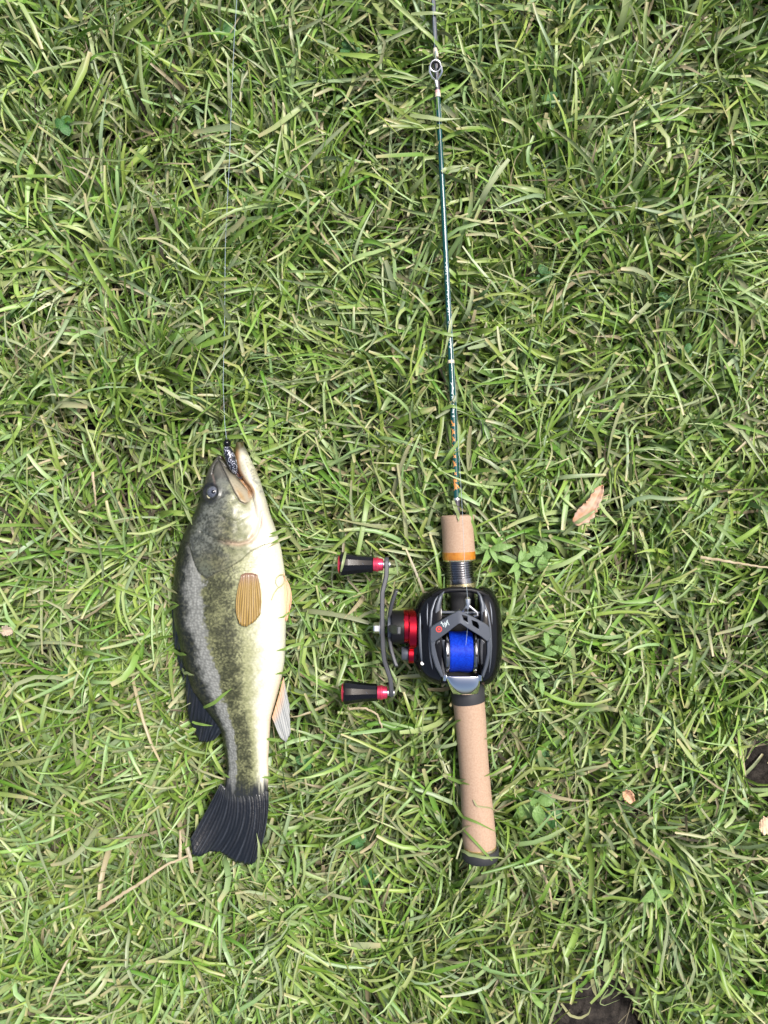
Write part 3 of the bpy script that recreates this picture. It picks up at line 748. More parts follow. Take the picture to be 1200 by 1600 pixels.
fish_z = lambda u, v, lift=0.0: drop(u, v, fishtree, lift, ZF)

def col_mat(name, rough=0.4, coat=0.2, spec=0.5):
    m = mat(name, (1, 1, 1), rough, spec=spec, coat=coat)
    a = m.node_tree.nodes.new('ShaderNodeAttribute'); a.attribute_name = 'Col'
    m.node_tree.links.new(a.outputs['Color'], m.node_tree.nodes['Principled BSDF'].inputs['Base Color'])
    return m
m_fin = col_mat('fin', 0.38, 0.3)
m_darkfin = col_mat('dark_fin', 0.28, 0.5)
_nt = m_darkfin.node_tree; _n = _nt.nodes.new('ShaderNodeTexNoise'); _n.inputs['Scale'].default_value = 420; _n.inputs['Detail'].default_value = 4
_t = _nt.nodes.new('ShaderNodeTexCoord'); _nt.links.new(_t.outputs['Object'], _n.inputs['Vector'])
_b = _nt.nodes.new('ShaderNodeBump'); _b.inputs['Strength'].default_value = .35; _b.inputs['Distance'].default_value = .0012
_nt.links.new(_n.outputs[0], _b.inputs['Height']); _nt.links.new(_b.outputs[0], _nt.nodes['Principled BSDF'].inputs['Normal']); _nt.links.new(_b.outputs[0], _nt.nodes['Principled BSDF'].inputs['Coat Normal'])

def fin(name, base, tip, nray, zf, colf, m, label=None, amp=0.0004, nv=16, mid=None):
    """a rayed fan between a base polyline and a tip polyline; zf(u,v) its height, rays as real ridges"""
    base = np.array(base, float); tip = np.array(tip, float); mid = None if mid is None else np.array(mid, float)
    nu = nray * 4
    lp_ = lambda A, t: np.array([np.interp(t, np.linspace(0, 1, len(A)), A[:, k]) for k in (0, 1)])
    vs = []; cs = []
    for i in range(nv + 1):
        s = i / nv
        for j in range(nu + 1):
            t = j / nu
            a, b = lp_(base, t), lp_(tip, t)
            if mid is None: q = a * (1 - s) + b * s
            else:
                c = lp_(mid, t); q = a * (1 - s) ** 2 + 2 * s * (1 - s) * (2 * c - .5 * a - .5 * b) + b * s * s
            ph = j % 4 / 4 * 2 * math.pi
            ridge = math.cos(ph)
            frag = (random.random() - .5) * (3.2 if i == nv else 0)
            q = q + (b - a) / (np.linalg.norm(b - a) + 1e-6) * frag
            p = zf(q[0], q[1], s); p = Vector(p); p.z += amp * ridge * (.55 + .45 * math.sin(j // 4 * 2.3)) * (1 if s > .04 else .3) + (amp * 1.6 * math.sin(t * 17 + s * 5) * s)
            vs.append(p); cs.append(colf(s, t, ridge))
    f = [(i * (nu + 1) + j, i * (nu + 1) + j + 1, (i + 1) * (nu + 1) + j + 1, (i + 1) * (nu + 1) + j) for i in range(nv) for j in range(nu)]
    o = obj(name, vs, f, m, fish, sharp=0)
    set_color(o.data, cs)
    md = o.modifiers.new('thick', 'SOLIDIFY'); md.thickness = 0.0006; md.offset = 0
    if label: o['label'] = label
    return o
def lerp3(a, b, t): return tuple(x * (1 - t) + y * t for x, y in zip(a, b))
pc = lambda s, t, r: lerp3(lerp3((.33, .215, .055), (.06, .034, .012), max(0, .25 - r * .9) ** .8 * .85), (.20, .11, .10), max(0, 1 - s * 4.5) * .8)
fin('pectoral_fin', [(377, 898), (384, 895), (394, 895), (402, 898)], [(371, 966), (374, 974), (380, 979.5), (388, 978), (396, 973), (402, 966), (407, 958)], 11,
    lambda u, v, s: fish_z(u, v, 0.0010 + .0016 * s), pc, m_fin, 'fanned amber pectoral fin', amp=0.00035, mid=[(369, 938), (389, 940), (408, 930)])
fin('pelvic_fin', [(441, 893), (444, 896), (446, 904)], [(443, 968), (448, 970), (452, 957)], 6,
    lambda u, v, s: P(u, v, ZF + .004 - .002 * s), lambda s, t, r: lerp3((.72, .42, .26), (.60, .30, .15), max(0, -r)), m_fin, 'orange pelvic fin on the belly edge', mid=[(440, 930), (448, 932), (455, 928)])
fin('anal_fin', [(443, 1058), (436, 1085), (425, 1121)], [(452, 1102), (454, 1145), (447, 1160), (438, 1152)], 9,
    lambda u, v, s: P(u, v, ZF + .003 - .003 * s), lambda s, t, r: lerp3(lerp3((.34, .35, .34), (.16, .17, .18), max(0, -r)), (.55, .33, .18), max(0, 1 - s * 2.6)), m_fin, 'grey anal fin with orange base')
dk = lambda s, t, r: lerp3((.006, .007, .009), (.040, .046, .056), max(0, r) ** 2 * (.25 + .75 * (math.sin(t * 71) * .5 + .5)) * (.6 + .4 * math.sin(s * 9 + t * 40)))
fin('dorsal_fin', [(292, 1052), (308, 1085), (330, 1115), (348, 1142)], [(290, 1085), (297, 1128), (312, 1158), (322, 1160), (335, 1156)], 12,
    lambda u, v, s: P(u, v, ZF + .004 - .005 * s), dk, m_darkfin, 'black soft dorsal fin folded against the back', amp=0.0006)
fin('spiny_dorsal_fin', [(277, 868), (273, 920), (276, 980), (290, 1042)], [(272, 905), (268.5, 960), (273, 1010), (287, 1062)], 9,
    lambda u, v, s: P(u, v, ZF + .001 - .004 * s), dk, m_darkfin, 'dark spiny dorsal fin laid flat', amp=0.0005)
fin('tail_fin', [(345, 1224), (352, 1231), (365, 1236), (385, 1239), (402, 1238), (419, 1236)], [(297, 1312), (301, 1334), (312, 1338), (328, 1331), (345, 1331), (356, 1338), (372, 1349), (390, 1352), (398, 1347), (405, 1335)], 22,
    lambda u, v, s: P(u, v, ZF + .001 + .003 * math.sin(u * .05) * s), lambda s, t, r: lerp3(dk(s, t, r), (.16, .165, .15), max(0, .55 - s * 3.2) * (math.sin(t * 93) * .5 + .5)), m_darkfin, 'broad blackish tail fin with ridged rays', amp=0.0006, nv=24,
    mid=[(325, 1262), (340, 1280), (362, 1288), (385, 1290), (405, 1285), (417, 1282)])
# tail tip on the belly side
# eye
ez = fish_z(EX, EY).z
ec = P(EX, EY, ez - .0012)
m_eye = mat('eye_iris', (.055, .062, .085), 0.10, spec=0.6, coat=0.8, vary=(900, (.11, .12, .15)))
m_pupil = mat('eye_pupil', (.006, .006, .010), 0.06, coat=1.0)
m_pale = mat('eye_rim', (.50, .47, .30), 0.25, coat=0.5)
def ball(c, rx, ry, rz_, n=14, k=28, cut=0.0):
    rs = []
    for i in range(n + 1):
        a = math.pi / 2 * (1 - i / n) * (1 - cut) + 1e-3
        rs.append([c + Vector((rx * math.cos(a) * math.cos(q), ry * math.cos(a) * math.sin(q), rz_ * math.sin(a))) for q in [2 * math.pi * j / k for j in range(k)]])
    return rings(rs)
eye = obj('eye', *ball(ec, px(10.8), px(10.5), .0042), m_eye, fish, sharp=0); eye['label'] = 'dull slate-blue eye'
obj('pupil', *ball(ec + Vector((px(1.0), px(.5), .0016)), px(5.2), px(5.4), .0029), m_pupil, eye, sharp=0)
obj('eye_rim', *tube([ec + Vector((px(10.2) * math.cos(R(a)), px(10) * math.sin(R(a)), .0012)) for a in range(205, 300, 8)], [.0003 + .0006 * math.sin(math.pi * i / 11) for i in range(12)], 8), m_pale, eye)

# ------------------------------------------------------------------ lure in the mouth
m_lure = mat('dark_glitter', (.028, .030, .040), 0.22, metal=0.3, coat=0.6)
nt = m_lure.node_tree; b_ = nt.nodes['Principled BSDF']
vo = nt.nodes.new('ShaderNodeTexVoronoi'); vo.inputs['Scale'].default_value = 1700
tc = nt.nodes.new('ShaderNodeTexCoord'); nt.links.new(tc.outputs['Object'], vo.inputs['Vector'])
rp_ = nt.nodes.new('ShaderNodeValToRGB'); rp_.color_ramp.interpolation = 'CONSTANT'
rp_.color_ramp.elements[0].color = (.022, .024, .034, 1); rp_.color_ramp.elements[1].position = .72; rp_.color_ramp.elements[1].color = (.46, .48, .56, 1)
nt.links.new(vo.outputs['Color'], rp_.inputs[0]); nt.links.new(rp_.outputs[0], b_.inputs['Base Color'])
lure = root('fishing_lure', 'small dark glittery soft lure hooked in the mouth of the bass', 'lure', P(358, 710, ZF))
lzs = ZF + .0105
obj('lure_body', *tube([P(353.5, 698, lzs), P(354.5, 701, lzs), P(357, 708, lzs), P(360, 716, lzs - .0005), P(363, 724, lzs - .001), P(365.5, 731, lzs - .0025), P(367.5, 738, lzs - .005)], [.0018, .0030, .0037, .0039, .0037, .0032, .0020], 20), m_lure, lure)
hb = obj('lure_head', *ball(P(354.8, 692.5, lzs - .001), px(6), px(6), .0034), m_black, lure, sharp=0); hb['label'] = 'round glossy black lure head'
obj('lure_head_underside', *tube([P(354.8, 692.5, lzs - .001), P(354.8, 692.5, lzs - .0035)], [px(6), px(2)], 24, up=Vector((1, 0, 0))), m_black, lure)
obj('line_eye', *torus(lambda a, r: P(354, 686, lzs) + Vector((r * math.cos(a), r * math.sin(a) * .4, r * math.sin(a) * .9)), .0014, .00035, 20, 6), m_gun, lure)
obj('hook', *tube([P(356, 697, lzs - .003), P(360, 710, lzs - .0055), P(366, 730, lzs - .006), P(370, 744, lzs - .005), P(376, 748, lzs - .003), P(379, 744, lzs - .002)], .0005, 8), m_gun, lure)

# ------------------------------------------------------------------ fishing lines
def crv(pts, n=60):
    A = np.array([tuple(p) for p in pts]); t = np.linspace(0, len(A) - 1, n)
    k = np.arange(len(A))
    B = np.stack([np.interp(t, k, A[:, i]) for i in range(3)], -1)
    for _ in range(3): B[1:-1] = (B[:-2] + 2 * B[1:-1] + B[2:]) / 4
    return [Vector(b) for b in B]
ln = obj('fishing_line', *tube(crv([P(728, 1008, .042), P(731, 975, .0425), P(731, 940, .0435), P(726, 880, .040), P(722.5, 800, .036), P(711, 600, .029), P(696.5, 350, .022), P(681, 104, .0165), P(676, 0, .0145), P(640, -660, .010)], 90), .00012, 6), m_nylon)
ln['label'] = 'thin pale line running from the reel along the rod'; ln['category'] = 'fishing line'
ln = obj('fishing_line', *tube(crv([P(354, 686.5, lzs), P(351, 660, .008), P(348.5, 600, .006), P(351, 500, .008), P(352, 380, .005), P(358.5, 250, .010), P(362, 150, .010), P(366, 60, .010), P(370, 0, .010), P(385, -250, .012), P(400, -600, .012)], 120), .00018, 6), m_nylon)
ln['label'] = 'thin pale leader line lying on the grass, tied to the lure'; ln['category'] = 'fishing line'

# ------------------------------------------------------------------ litter on the lawn
m_leaf = col_mat('dry_leaf', 0.7, 0.0, 0.3)
def dry_leaf(label, spine, widths, z, colA, colB, curl=0.003, group=None):
    """a withered, curled leaf: spine in lawn units, half widths, ragged edge"""
    n_ = 26; k = np.linspace(0, len(spine) - 1, n_); sp_ = np.array(spine, float)
    S = np.stack([np.interp(k, range(len(sp_)), sp_[:, i]) for i in (0, 1)], -1); W = np.interp(np.linspace(0, 1, n_), np.linspace(0, 1, len(widths)), widths)
    vs = []; cs = []; m_ = 8
    for i in range(n_):
        tdir = S[min(i + 1, n_ - 1)] - S[max(i - 1, 0)]; tdir /= np.linalg.norm(tdir) + 1e-9; nd = np.array([-tdir[1], tdir[0]])
        for j in range(m_ + 1):
            s = j / m_ * 2 - 1
            w = W[i] * (1 + (random.random() - .5) * (.45 if abs(s) > .95 else 0))
            q = S[i] + nd * w * s
            vs.append(P(q[0], q[1], z + curl * s * s - .0012 * abs(math.sin(i * .9)) * abs(s) + .0006 * random.random() + (-.0008 if j == m_ // 2 else 0) + .003 * math.sin(i / n_ * 3)))
            g = float(vnoise(np.array([q[0] / 6.]), np.array([q[1] / 6.]), 9)[0])
            c = lerp3(colA, colB, min(1, max(0, g * 1.3 - .1 + (.3 if s < -.2 else 0)))); cs.append(lerp3(c, (.55, .42, .30), .6 if j == m_ // 2 else 0))
    f = [(i * (m_ + 1) + j, i * (m_ + 1) + j + 1, (i + 1) * (m_ + 1) + j + 1, (i + 1) * (m_ + 1) + j) for i in range(n_ - 1) for j in range(m_)]
    o = obj('dry_leaf', vs, f, m_leaf, sharp=0); set_color(o.data, cs)
    md = o.modifiers.new('thick', 'SOLIDIFY'); md.thickness = 0.0005
    o['label'] = label; o['category'] = 'leaf'
    if group: o['group'] = group
    return o
litter = []
litter.append(dry_leaf('withered orange-brown leaf lying alone on the grass near the foregrip', [(942, 758), (934, 772), (926, 788), (915, 803), (897, 818)], [2, 7, 9, 11, 12, 13, 5], .011, (.42, .20, .09), (.50, .36, .27)))
litter.append(dry_leaf('pale tan leaf fragment beside the bare soil patch', [(1186, 1290), (1194, 1290), (1208, 1287), (1222, 1282)], [6, 13, 14, 13, 6], .006, (.66, .45, .27), (.72, .55, .38)))
litter.append(dry_leaf('tiny crumpled rust-coloured husk below the leafy weeds', [(976, 1236), (982, 1244), (989, 1254)], [3, 7, 8, 6, 4], .008, (.50, .26, .14), (.62, .40, .26)))
litter.append(dry_leaf('faded grey-brown leaf scrap between grass tufts left of the bass', [(2, 984), (10, 986), (22, 985)], [4, 8, 6, 3], .002, (.42, .34, .26), (.50, .42, .34)))
m_straw = mat('straw', (.34, .28, .17), 0.65, spec=0.25, vary=(140, (.46, .39, .27)))
def straw(label, pts, w, flat=.45):
    p3 = crv([P(*p) for p in pts], 30)
    p3 = [p + Vector((random.uniform(-.0003, .0003), random.uniform(-.0003, .0003), 0)) for p in p3]
    o = obj('straw_stalk', *tube(p3, [w * (1 - .5 * i / 30) for i in range(30)], 8, flat=flat), m_straw, sharp=60)
    o['label'] = label; o['category'] = 'straw'; o['group'] = 'dry straws on the lawn'; litter.append(o); return o
straw('long pale dry straw slanting away from the tail fin', [(155, 1421, .010), (190, 1398, .012), (225, 1376, .013), (262, 1350, .013), (294, 1338, .012)], .0014)
straw('short pale straw standing at the end of the long straw by the tail', [(281, 1342, .012), (282, 1320, .013), (281, 1298, .012)], .0013)
straw('thin pale straw lying right of the leafy weeds beside the reel', [(1095, 871, .010), (1130, 876, .013), (1170, 883, .012), (1215, 889, .010)], .0011)
straw('short white straw in the grass beside the head of the bass', [(144, 738, .012), (147, 760, .013), (150, 790, .009)], .0011)
straw('curved tan straw by the lower crank knob', [(545, 1108, .006), (570, 1106, .008), (590, 1116, .008), (597, 1138, .004)], .0010)
straw('bent tan straw right of the black butt cap', [(845, 1352, .010), (853, 1375, .011), (860, 1395, .010), (863, 1424, .006)], .0012)

# ------------------------------------------------------------------ leafy weeds and clover
def leaf_mesh(name, shape, fold=.18, nseg=10):
    """unit leaf along +X, shape = half width along its length"""
    vs = []; f = []
    for i in range(nseg + 1):
        s = i / nseg; w = float(np.interp(s, np.linspace(0, 1, len(shape)), shape))
        z = .10 * math.sin(s * math.pi) - .10 * s * s
        vs += [(s, w, z + w * fold), (s, w * .5, z + w * fold * .35), (s, 0, z), (s, -w * .5, z + w * fold * .35), (s, -w, z + w * fold)]
    for i in range(nseg):
        for j in range(4): f.append((i * 5 + j, i * 5 + j + 1, (i + 1) * 5 + j + 1, (i + 1) * 5 + j))
    me_ = bpy.data.meshes.new(name); me_.from_pydata(vs, [], f)
    me_.polygons.foreach_set('use_smooth', [True] * len(me_.polygons))
    return me_
def leaf_mat(name, c1, c2):
    m = mat(name, c1, 0.46, spec=0.35, vary=(5, c2), bump=(9, 0.2, 0.03))
    return m
m_weed = leaf_mat('weed_leaf', (.125, .235, .055), (.18, .30, .095))
m_clov = leaf_mat('clover_leaf', (.035, .115, .030), (.06, .16, .045))
lance = leaf_mesh('lance_leaf', [.02, .08, .13, .15, .145, .12, .085, .04, .0]); lance.materials.append(m_weed)
roundl = leaf_mesh('round_leaf', [.03, .25, .40, .46, .47, .44, .36, .22, .05], .10); roundl.materials.append(m_clov)
oval = leaf_mesh('oval_leaf', [.02, .16, .26, .30, .29, .25, .18, .09, .0]); oval.materials.append(m_weed)
m_stem = mat('weed_stem', (.17, .26, .08), .5)
def weed(name, label, cat, u, v, z, kind, size, n_, sd, group):
    r_ = random.Random(sd)
    c = P(u, v, z)
    base = Vector((c.x, c.y, float(soil_h(np.array([c.x]), np.array([c.y]))[0]) - .002))
    rt = root(name, label, cat, base, group)
    obj('stem', *tube([base, base * .5 + c * .5 + Vector((.002, .001, 0)), c], [.0010, .0009, .0007], 6), m_stem, rt)
    for i in range(n_):
        lo = bpy.data.objects.new('leaf', {'lance': lance, 'clover': roundl, 'oval': oval}[kind]); COL.objects.link(lo); lo.parent = rt
        if kind == 'clover': az = i * 2 * math.pi / n_ + sd; el = r_.uniform(-.1, .15); L = size * r_.uniform(.9, 1.1); zz = 0
        else: az = i * 2.4 + sd + r_.uniform(-.3, .3); el = r_.uniform(-.35, .9); L = size * r_.uniform(.6, 1.2); zz = -.014 + .016 * i / n_
        lo.location = (c - base) + Vector((0, 0, zz))
        lo.rotation_euler = (r_.uniform(-.3, .3), -el, az); lo.scale = (L, L, L)
    return rt
weeds = [
    ('leafy_weed', 'broad pointed weed rosette touching the cork foregrip', 766, 858, .016, 'lance', .017, 8, 1),
    ('leafy_weed', 'leafy weed with pointed leaves right of the orange trim ring', 812, 880, .015, 'lance', .018, 8, 2),
    ('leafy_weed', 'oval-leaved weed between the withered orange leaf and the foregrip weeds', 848, 868, .012, 'oval', .012, 7, 3),
    ('leafy_weed', 'bushy green weed level with the black reel body', 852, 985, .014, 'lance', .016, 9, 4),
    ('leafy_weed', 'small weed with narrow leaves close beside the palm side plate', 800, 985, .008, 'lance', .015, 7, 5),
    ('leafy_weed', 'oval-leaved weed adjoining the bushy weed level with the reel', 872, 1010, .012, 'oval', .013, 8, 6),
    ('leafy_weed', 'small-leaved weed right of the reel, level with its chrome thumb bar', 845, 1062, .010, 'lance', .013, 8, 7),
    ('leafy_weed', 'pale broad-leaved weed right of the lower cork rear grip', 842, 1258, .012, 'oval', .019, 5, 8),
    ('leafy_weed', 'green weed leaves between the butt cap and the bare soil', 1030, 1392, .012, 'oval', .016, 5, 9),
    ('leafy_weed', 'small weed sprouting right under the tail fin', 398, 1362, .008, 'oval', .012, 4, 10),
    ('leafy_weed', 'little weed below the long pale straw', 215, 1585, .008, 'oval', .013, 5, 11),
    ('leafy_weed', 'oval-leaved weed alone in the lawn between the rear grip and the tan leaf fragment', 990, 1130, .008, 'oval', .012, 7, 12),
    ('leafy_weed', 'sprig of weed left of the upper crank knob', 540, 930, .004, 'lance', .014, 6, 13),
]
for nm, lb, u, v, z, kd, sz, n_, sd in weeds: weed(nm, lb, 'weed', u, v, z - .0055, kd, sz, n_, sd, 'leafy weeds in the lawn')
clovers = [
    ('clover sprig showing round leaflets in the open lawn right of the teal blank', 1040, 470, .010, .0075, 21),
    ('clover sprig below another clover in the open lawn', 1072, 548, .010, .0065, 22),
    ('dark clover sprig left of the metal line guide', 545, 75, .006, .0085, 23),
    ('clover sprig in deep grass left of the leader line', 100, 195, .002, .0085, 24),
    ('dark clover sprig next to the leader line', 350, 45, .004, .0085, 25),
    ('clover sprig in the lawn right of the metal line guide', 860, 155, .006, .0075, 26),
    ('dark clover sprig right of the teal lettering on the rod', 850, 430, .006, .0085, 27),
    ('clover sprig tucked under grass between the tail and the rear grip', 560, 1315, -.002, .008, 28),
    ('second clover sprig between the tail and the rear grip', 575, 1370, -.002, .0085, 29),
    ('clover sprig on the belly side of the bass near its anal fin', 478, 1190, .004, .008, 30),
    ('clover sprig in the grass left of the back of the bass', 110, 1050, .002, .009, 31),
    ('clover sprig beside the pale broad-leaved weed', 862, 1275, .004, .010, 32),
    ('dark clover sprig right of the middle of the cork rear grip', 850, 1190, .000, .009, 33),
]
for lb, u, v, z, sz, sd in clovers: weed('clover', lb, 'clover', u, v, z - .008, 'clover', sz, 3, sd, 'clover sprigs in the lawn')

# ------------------------------------------------------------------ grass
# heights of what lies on the lawn, so blades bend under it
solid = [o for o in bpy.data.objects if o.type == 'MESH' and o is not ground and o.name.split('.')[0] not in ('fishing_line', 'leaf', 'stem', 'lettering', 'emblem')]
tree = tree_of(solid)
CELL = 0.0016
x0, y0 = -0.36, -0.46; nx, ny = int(.72 / CELL), int(.92 / CELL)
zb = np.full((nx, ny), np.nan); zt = np.full((nx, ny), np.nan)
up, dn = Vector((0, 0, 1)), Vector((0, 0, -1))
for i in range(nx):
    X_ = x0 + (i + .5) * CELL
    if X_ < -.33 and X_ > .34: continue
    for j in range(ny):
        Y_ = y0 + (j + .5) * CELL
        h = tree.ray_cast(Vector((X_, Y_, -.2)), up)
        if h[0] is not None:
            zb[i, j] = h[0].z
            zt[i, j] = tree.ray_cast(Vector((X_, Y_, .3)), dn)[0].z
def dilate(A, fn):
    Z = np.pad(A, 1, constant_values=np.nan)
    with np.errstate(all='ignore'):
        import warnings; warnings.simplefilter('ignore')
        return fn(np.stack([Z[a:a + nx, b:b + ny] for a in range(3) for b in range(3)]), axis=0)
zb = dilate(zb, np.nanmin); zt = dilate(zt, np.nanmax)

SOILSPOTS = [(0.160, -0.402, 0.047, 0.054), (0.302, -0.197, 0.034, 0.028)]
def soilmask(x, y):
    m_ = np.full_like(x, -9.0)
    for a, b, ra, rb in SOILSPOTS: m_ = np.maximum(m_, 1 - np.hypot((x - a) / ra, (y - b) / rb))
    return m_   # > 0 inside
def thin(x, y):
    """sparser, strawy spots"""
    u = x * F / CAMZ + 600; v = 800 - y * F / CAMZ
    g = 0
    for a, b, r0, w in [(570, 720, 60, .7), (360, 200, 55, .4), (20, 960, 70, .6), (850, 1390, 60, .5), (310, 240, 60, .4), (960, 350, 60, .4), (560, 420, 60, .3)]:
        g = g + w * np.exp(-((u - a) ** 2 + (v - b) ** 2) / r0 ** 2)
    return np.clip(g + .9 * sstep(.62, .85, vnoise(x * 26 + 7, y * 26 + 7, 61)), 0, 1)

def make_blades(n_t, per, half, inner=None, stations=7, wscale=1.0, kind='green', seed=1, fold=True):
    g = np.random.default_rng(seed)
    tx = g.uniform(-half[0], half[0], n_t); ty = g.uniform(-half[1], half[1], n_t)
    keep = np.ones(n_t, bool)
    if inner: keep &= ~((np.abs(tx) < inner[0]) & (np.abs(ty) < inner[1]))
    th = thin(tx, ty)
    keep &= g.random(n_t) > (th * .62 if kind == 'green' and not inner else 0)
    clump = .6 * vnoise(tx * 75 + 11, ty * 75 + 11, 71) + .4 * vnoise(tx * 38 + 3, ty * 38 + 3, 72)
    if kind == 'green' and not inner: keep &= g.random(n_t) < sstep(.30, .52, clump)
    keep &= soilmask(tx, ty) < (0.0 if kind == 'green' else .35)
    tx, ty, th = tx[keep], ty[keep], th[keep]; n_t = len(tx)
    cnt = g.poisson(per, n_t) + 1
    ti = np.repeat(np.arange(n_t), cnt); n_b = len(ti)
    spread = .0032 if kind == 'green' else .012
    bx = tx[ti] + g.normal(0, spread, n_b); by = ty[ti] + g.normal(0, spread, n_b)
    bz = soil_h(bx, by) - .001
    # combed direction of each patch, tuft and blade
    flow = vnoise(tx * 7 + 20, ty * 7 + 20, 51) * 4 * math.pi + g.normal(0, .9, n_t)
    az = flow[ti] + g.normal(0, .85, n_b)
    tall = vnoise(tx * 12 + 60, ty * 12 + 60, 52)
    if kind == 'green':
        L = np.clip(g.lognormal(math.log(.060), .30, n_b), .026, .105) * (0.82 + .36 * tall[ti])
        e0 = g.uniform(R(40), R(88), n_b); e1 = e0 - np.abs(g.normal(R(72), R(34), n_b)); w = np.clip(g.lognormal(math.log(.00122), .30, n_b), .0006, .0027) * wscale
    else:
        L = np.clip(g.lognormal(math.log(.030), .5, n_b), .008, .075)
        e0 = g.uniform(R(-5), R(50), n_b); e1 = e0 - g.uniform(0, R(60), n_b); w = np.clip(g.lognormal(math.log(.0008), .45, n_b), .0003, .0022) * wscale
        bz = bz + np.abs(g.normal(.003, .008, n_b)).clip(0, .026)
    side = g.normal(0, .75, n_b) * np.where(g.random(n_b) < .25, 1.9, .8)
    roll = g.normal(0, .55, n_b); twist = g.normal(0, .7, n_b)
    S = stations
    s = np.linspace(0, 1, S)
    el = e0[:, None] + (e1 - e0)[:, None] * s[None] ** 1.25
    a = az[:, None] + side[:, None] * s[None] ** 1.5
    # a few blades carry a sharp crease
    kink = g.random(n_b) < .16; kp = g.uniform(.4, .8, n_b); ka = g.normal(0, 1.1, n_b); ke = -np.abs(g.normal(.2, .7, n_b))
    past = (s[None] > kp[:, None]) & kink[:, None]
    a = a + past * ka[:, None]; el = el + past * ke[:, None]
    ds = L[:, None] / (S - 1)
    dx = np.cos(el) * np.cos(a) * ds; dy = np.cos(el) * np.sin(a) * ds; dzz = np.sin(el) * ds
    cum = lambda q: np.concatenate([np.zeros((n_b, 1)), np.cumsum((q[:, 1:] + q[:, :-1]) / 2, 1)], 1)
    px_ = bx[:, None] + cum(dx); py_ = by[:, None] + cum(dy); pz_ = bz[:, None] + cum(dzz)
    # the mown canopy: soft ceiling and a floor at the soil
    ceil = -.004 + .024 * (vnoise(px_ * 18 + 30, py_ * 18 + 30, 53) - .40) + .006 * g.random(n_b)[:, None]
    over = pz_ - ceil; pz_ = np.where(over > 0, ceil + .010 * np.tanh(over / .022), pz_)
    pz_ = np.maximum(pz_, soil_h(px_, py_) + .0015)
    # thrown out: blades that lie across the bare soil
    sm = soilmask(px_[:, S // 2:], py_[:, S // 2:]).max(1)
    ok = (sm < .25) | (g.random(n_b) < .03)
    # things lying on the lawn press the blades down
    ii = ((px_ - x0) / CELL).astype(int); jj = ((py_ - y0) / CELL).astype(int)
    inb = (ii >= 0) & (ii < nx) & (jj >= 0) & (jj < ny)
    B = np.where(inb, zb[ii.clip(0, nx - 1), jj.clip(0, ny - 1)], np.nan); Tp = np.where(inb, zt[ii.clip(0, nx - 1), jj.clip(0, ny - 1)], np.nan)
    hitm = ~np.isnan(B)
    thinobj = hitm & ((Tp - B) < .0062) & (Tp < .02)
    lift = thinobj & (pz_ > B - .003) & (px_ > .02) & (g.random(n_b) < (.22 if kind == 'green' else 0))[:, None]
    pz_ = np.where(lift, np.maximum(pz_, Tp + .0012), pz_)
    press = hitm & ~lift & (pz_ > B - .0016)
    pz_ = np.where(press, B - .0016 - .002 * g.random((n_b, 1)), pz_)
    # frames
    t = np.stack([np.gradient(px_, axis=1), np.gradient(py_, axis=1), np.gradient(pz_, axis=1)], -1)
    t /= np.linalg.norm(t, axis=-1, keepdims=True) + 1e-9
    sd = np.cross(t, np.array([0, 0, 1.0])); ln_ = np.linalg.norm(sd, axis=-1, keepdims=True)
    sd = np.where(ln_ > .05, sd / (ln_ + 1e-9), np.stack([-np.sin(a), np.cos(a), 0 * a], -1))
    nn_ = np.cross(sd, t)
    rl = (roll[:, None] + twist[:, None] * s[None])[..., None]
    wd = sd * np.cos(rl) + nn_ * np.sin(rl); nn2 = np.cross(wd, t)
    tipk = g.random(n_b)
    blunt = tipk < .55
    prof = np.where(blunt[:, None], np.interp(s, [0, .15, .5, .9, 1], [.55, .85, 1, .85, .62])[None], np.interp(s, [0, .15, .45, .8, 1], [.55, .9, 1, .6, .06])[None])
    wv = (w[:, None] * prof)[..., None]
    pos = np.stack([px_, py_, pz_], -1)
    # colour
    hue = g.random(n_b); tone = vnoise(bx * 10 + 5, by * 10 + 5, 54); dryp = g.random(n_b)
    if kind == 'green':
        c1 = np.array([.190, .288, .058]); c2 = np.array([.232, .314, .122]); c3 = np.array([.118, .222, .030]); c4 = np.array([.245, .290, .155])
        h = hue[:, None]
        base = np.where(h < .36, c1, np.where(h < .70, c2, np.where(h < .84, c3, c4)))
        base = base * (0.78 + .44 * g.random((n_b, 1))) * (0.86 + .28 * tone[:, None])
        base[:, 0] *= .82 + .32 * g.random(n_b)
        dryc = np.array([.30, .26, .16]); isdry = dryp < (.014 + .06 * th[ti]); w[isdry] *= .6
        base[isdry] = dryc * (0.65 + .6 * g.random((isdry.sum(), 1)))
    else:
        c1 = np.array([.14, .115, .07]); c2 = np.array([.07, .060, .040]); c3 = np.array([.34, .275, .19]); h = hue[:, None]
        base = np.where(h < .5, c1, np.where(h < .9, c2, c3)) * (.6 + .6 * g.random((n_b, 1)))
    colr = np.repeat(base[:, None, :], S, 1)
    tipc = np.array([.40, .34, .19])
    tipf = np.where(blunt & (g.random(n_b) < .6), 1.0, .35 * (g.random(n_b) < .5))[:, None, None] * np.interp(s, [.84, 1], [0, .85])[None, :, None]
    colr = colr * (1 - tipf) + tipc * tipf
    rootf = np.interp(s, [0, .28], [.7, 0])[None, :, None] * (g.random((n_b, 1, 1)) < .7)
    colr = colr * (1 - rootf) + np.array([.19, .215, .09]) * rootf
    if fold:
        dep = (wv * g.uniform(.10, .65, n_b)[:, None, None])
        verts = np.stack([pos - wd * wv, pos - nn2 * dep, pos + wd * wv], 2); K = 3
    else:
        verts = np.stack([pos - wd * wv, pos + wd * wv], 2); K = 2
    verts = verts[ok]; colr = colr[ok]; n_b = int(ok.sum())
    cc = np.repeat(colr[:, :, None, :], K, 2)
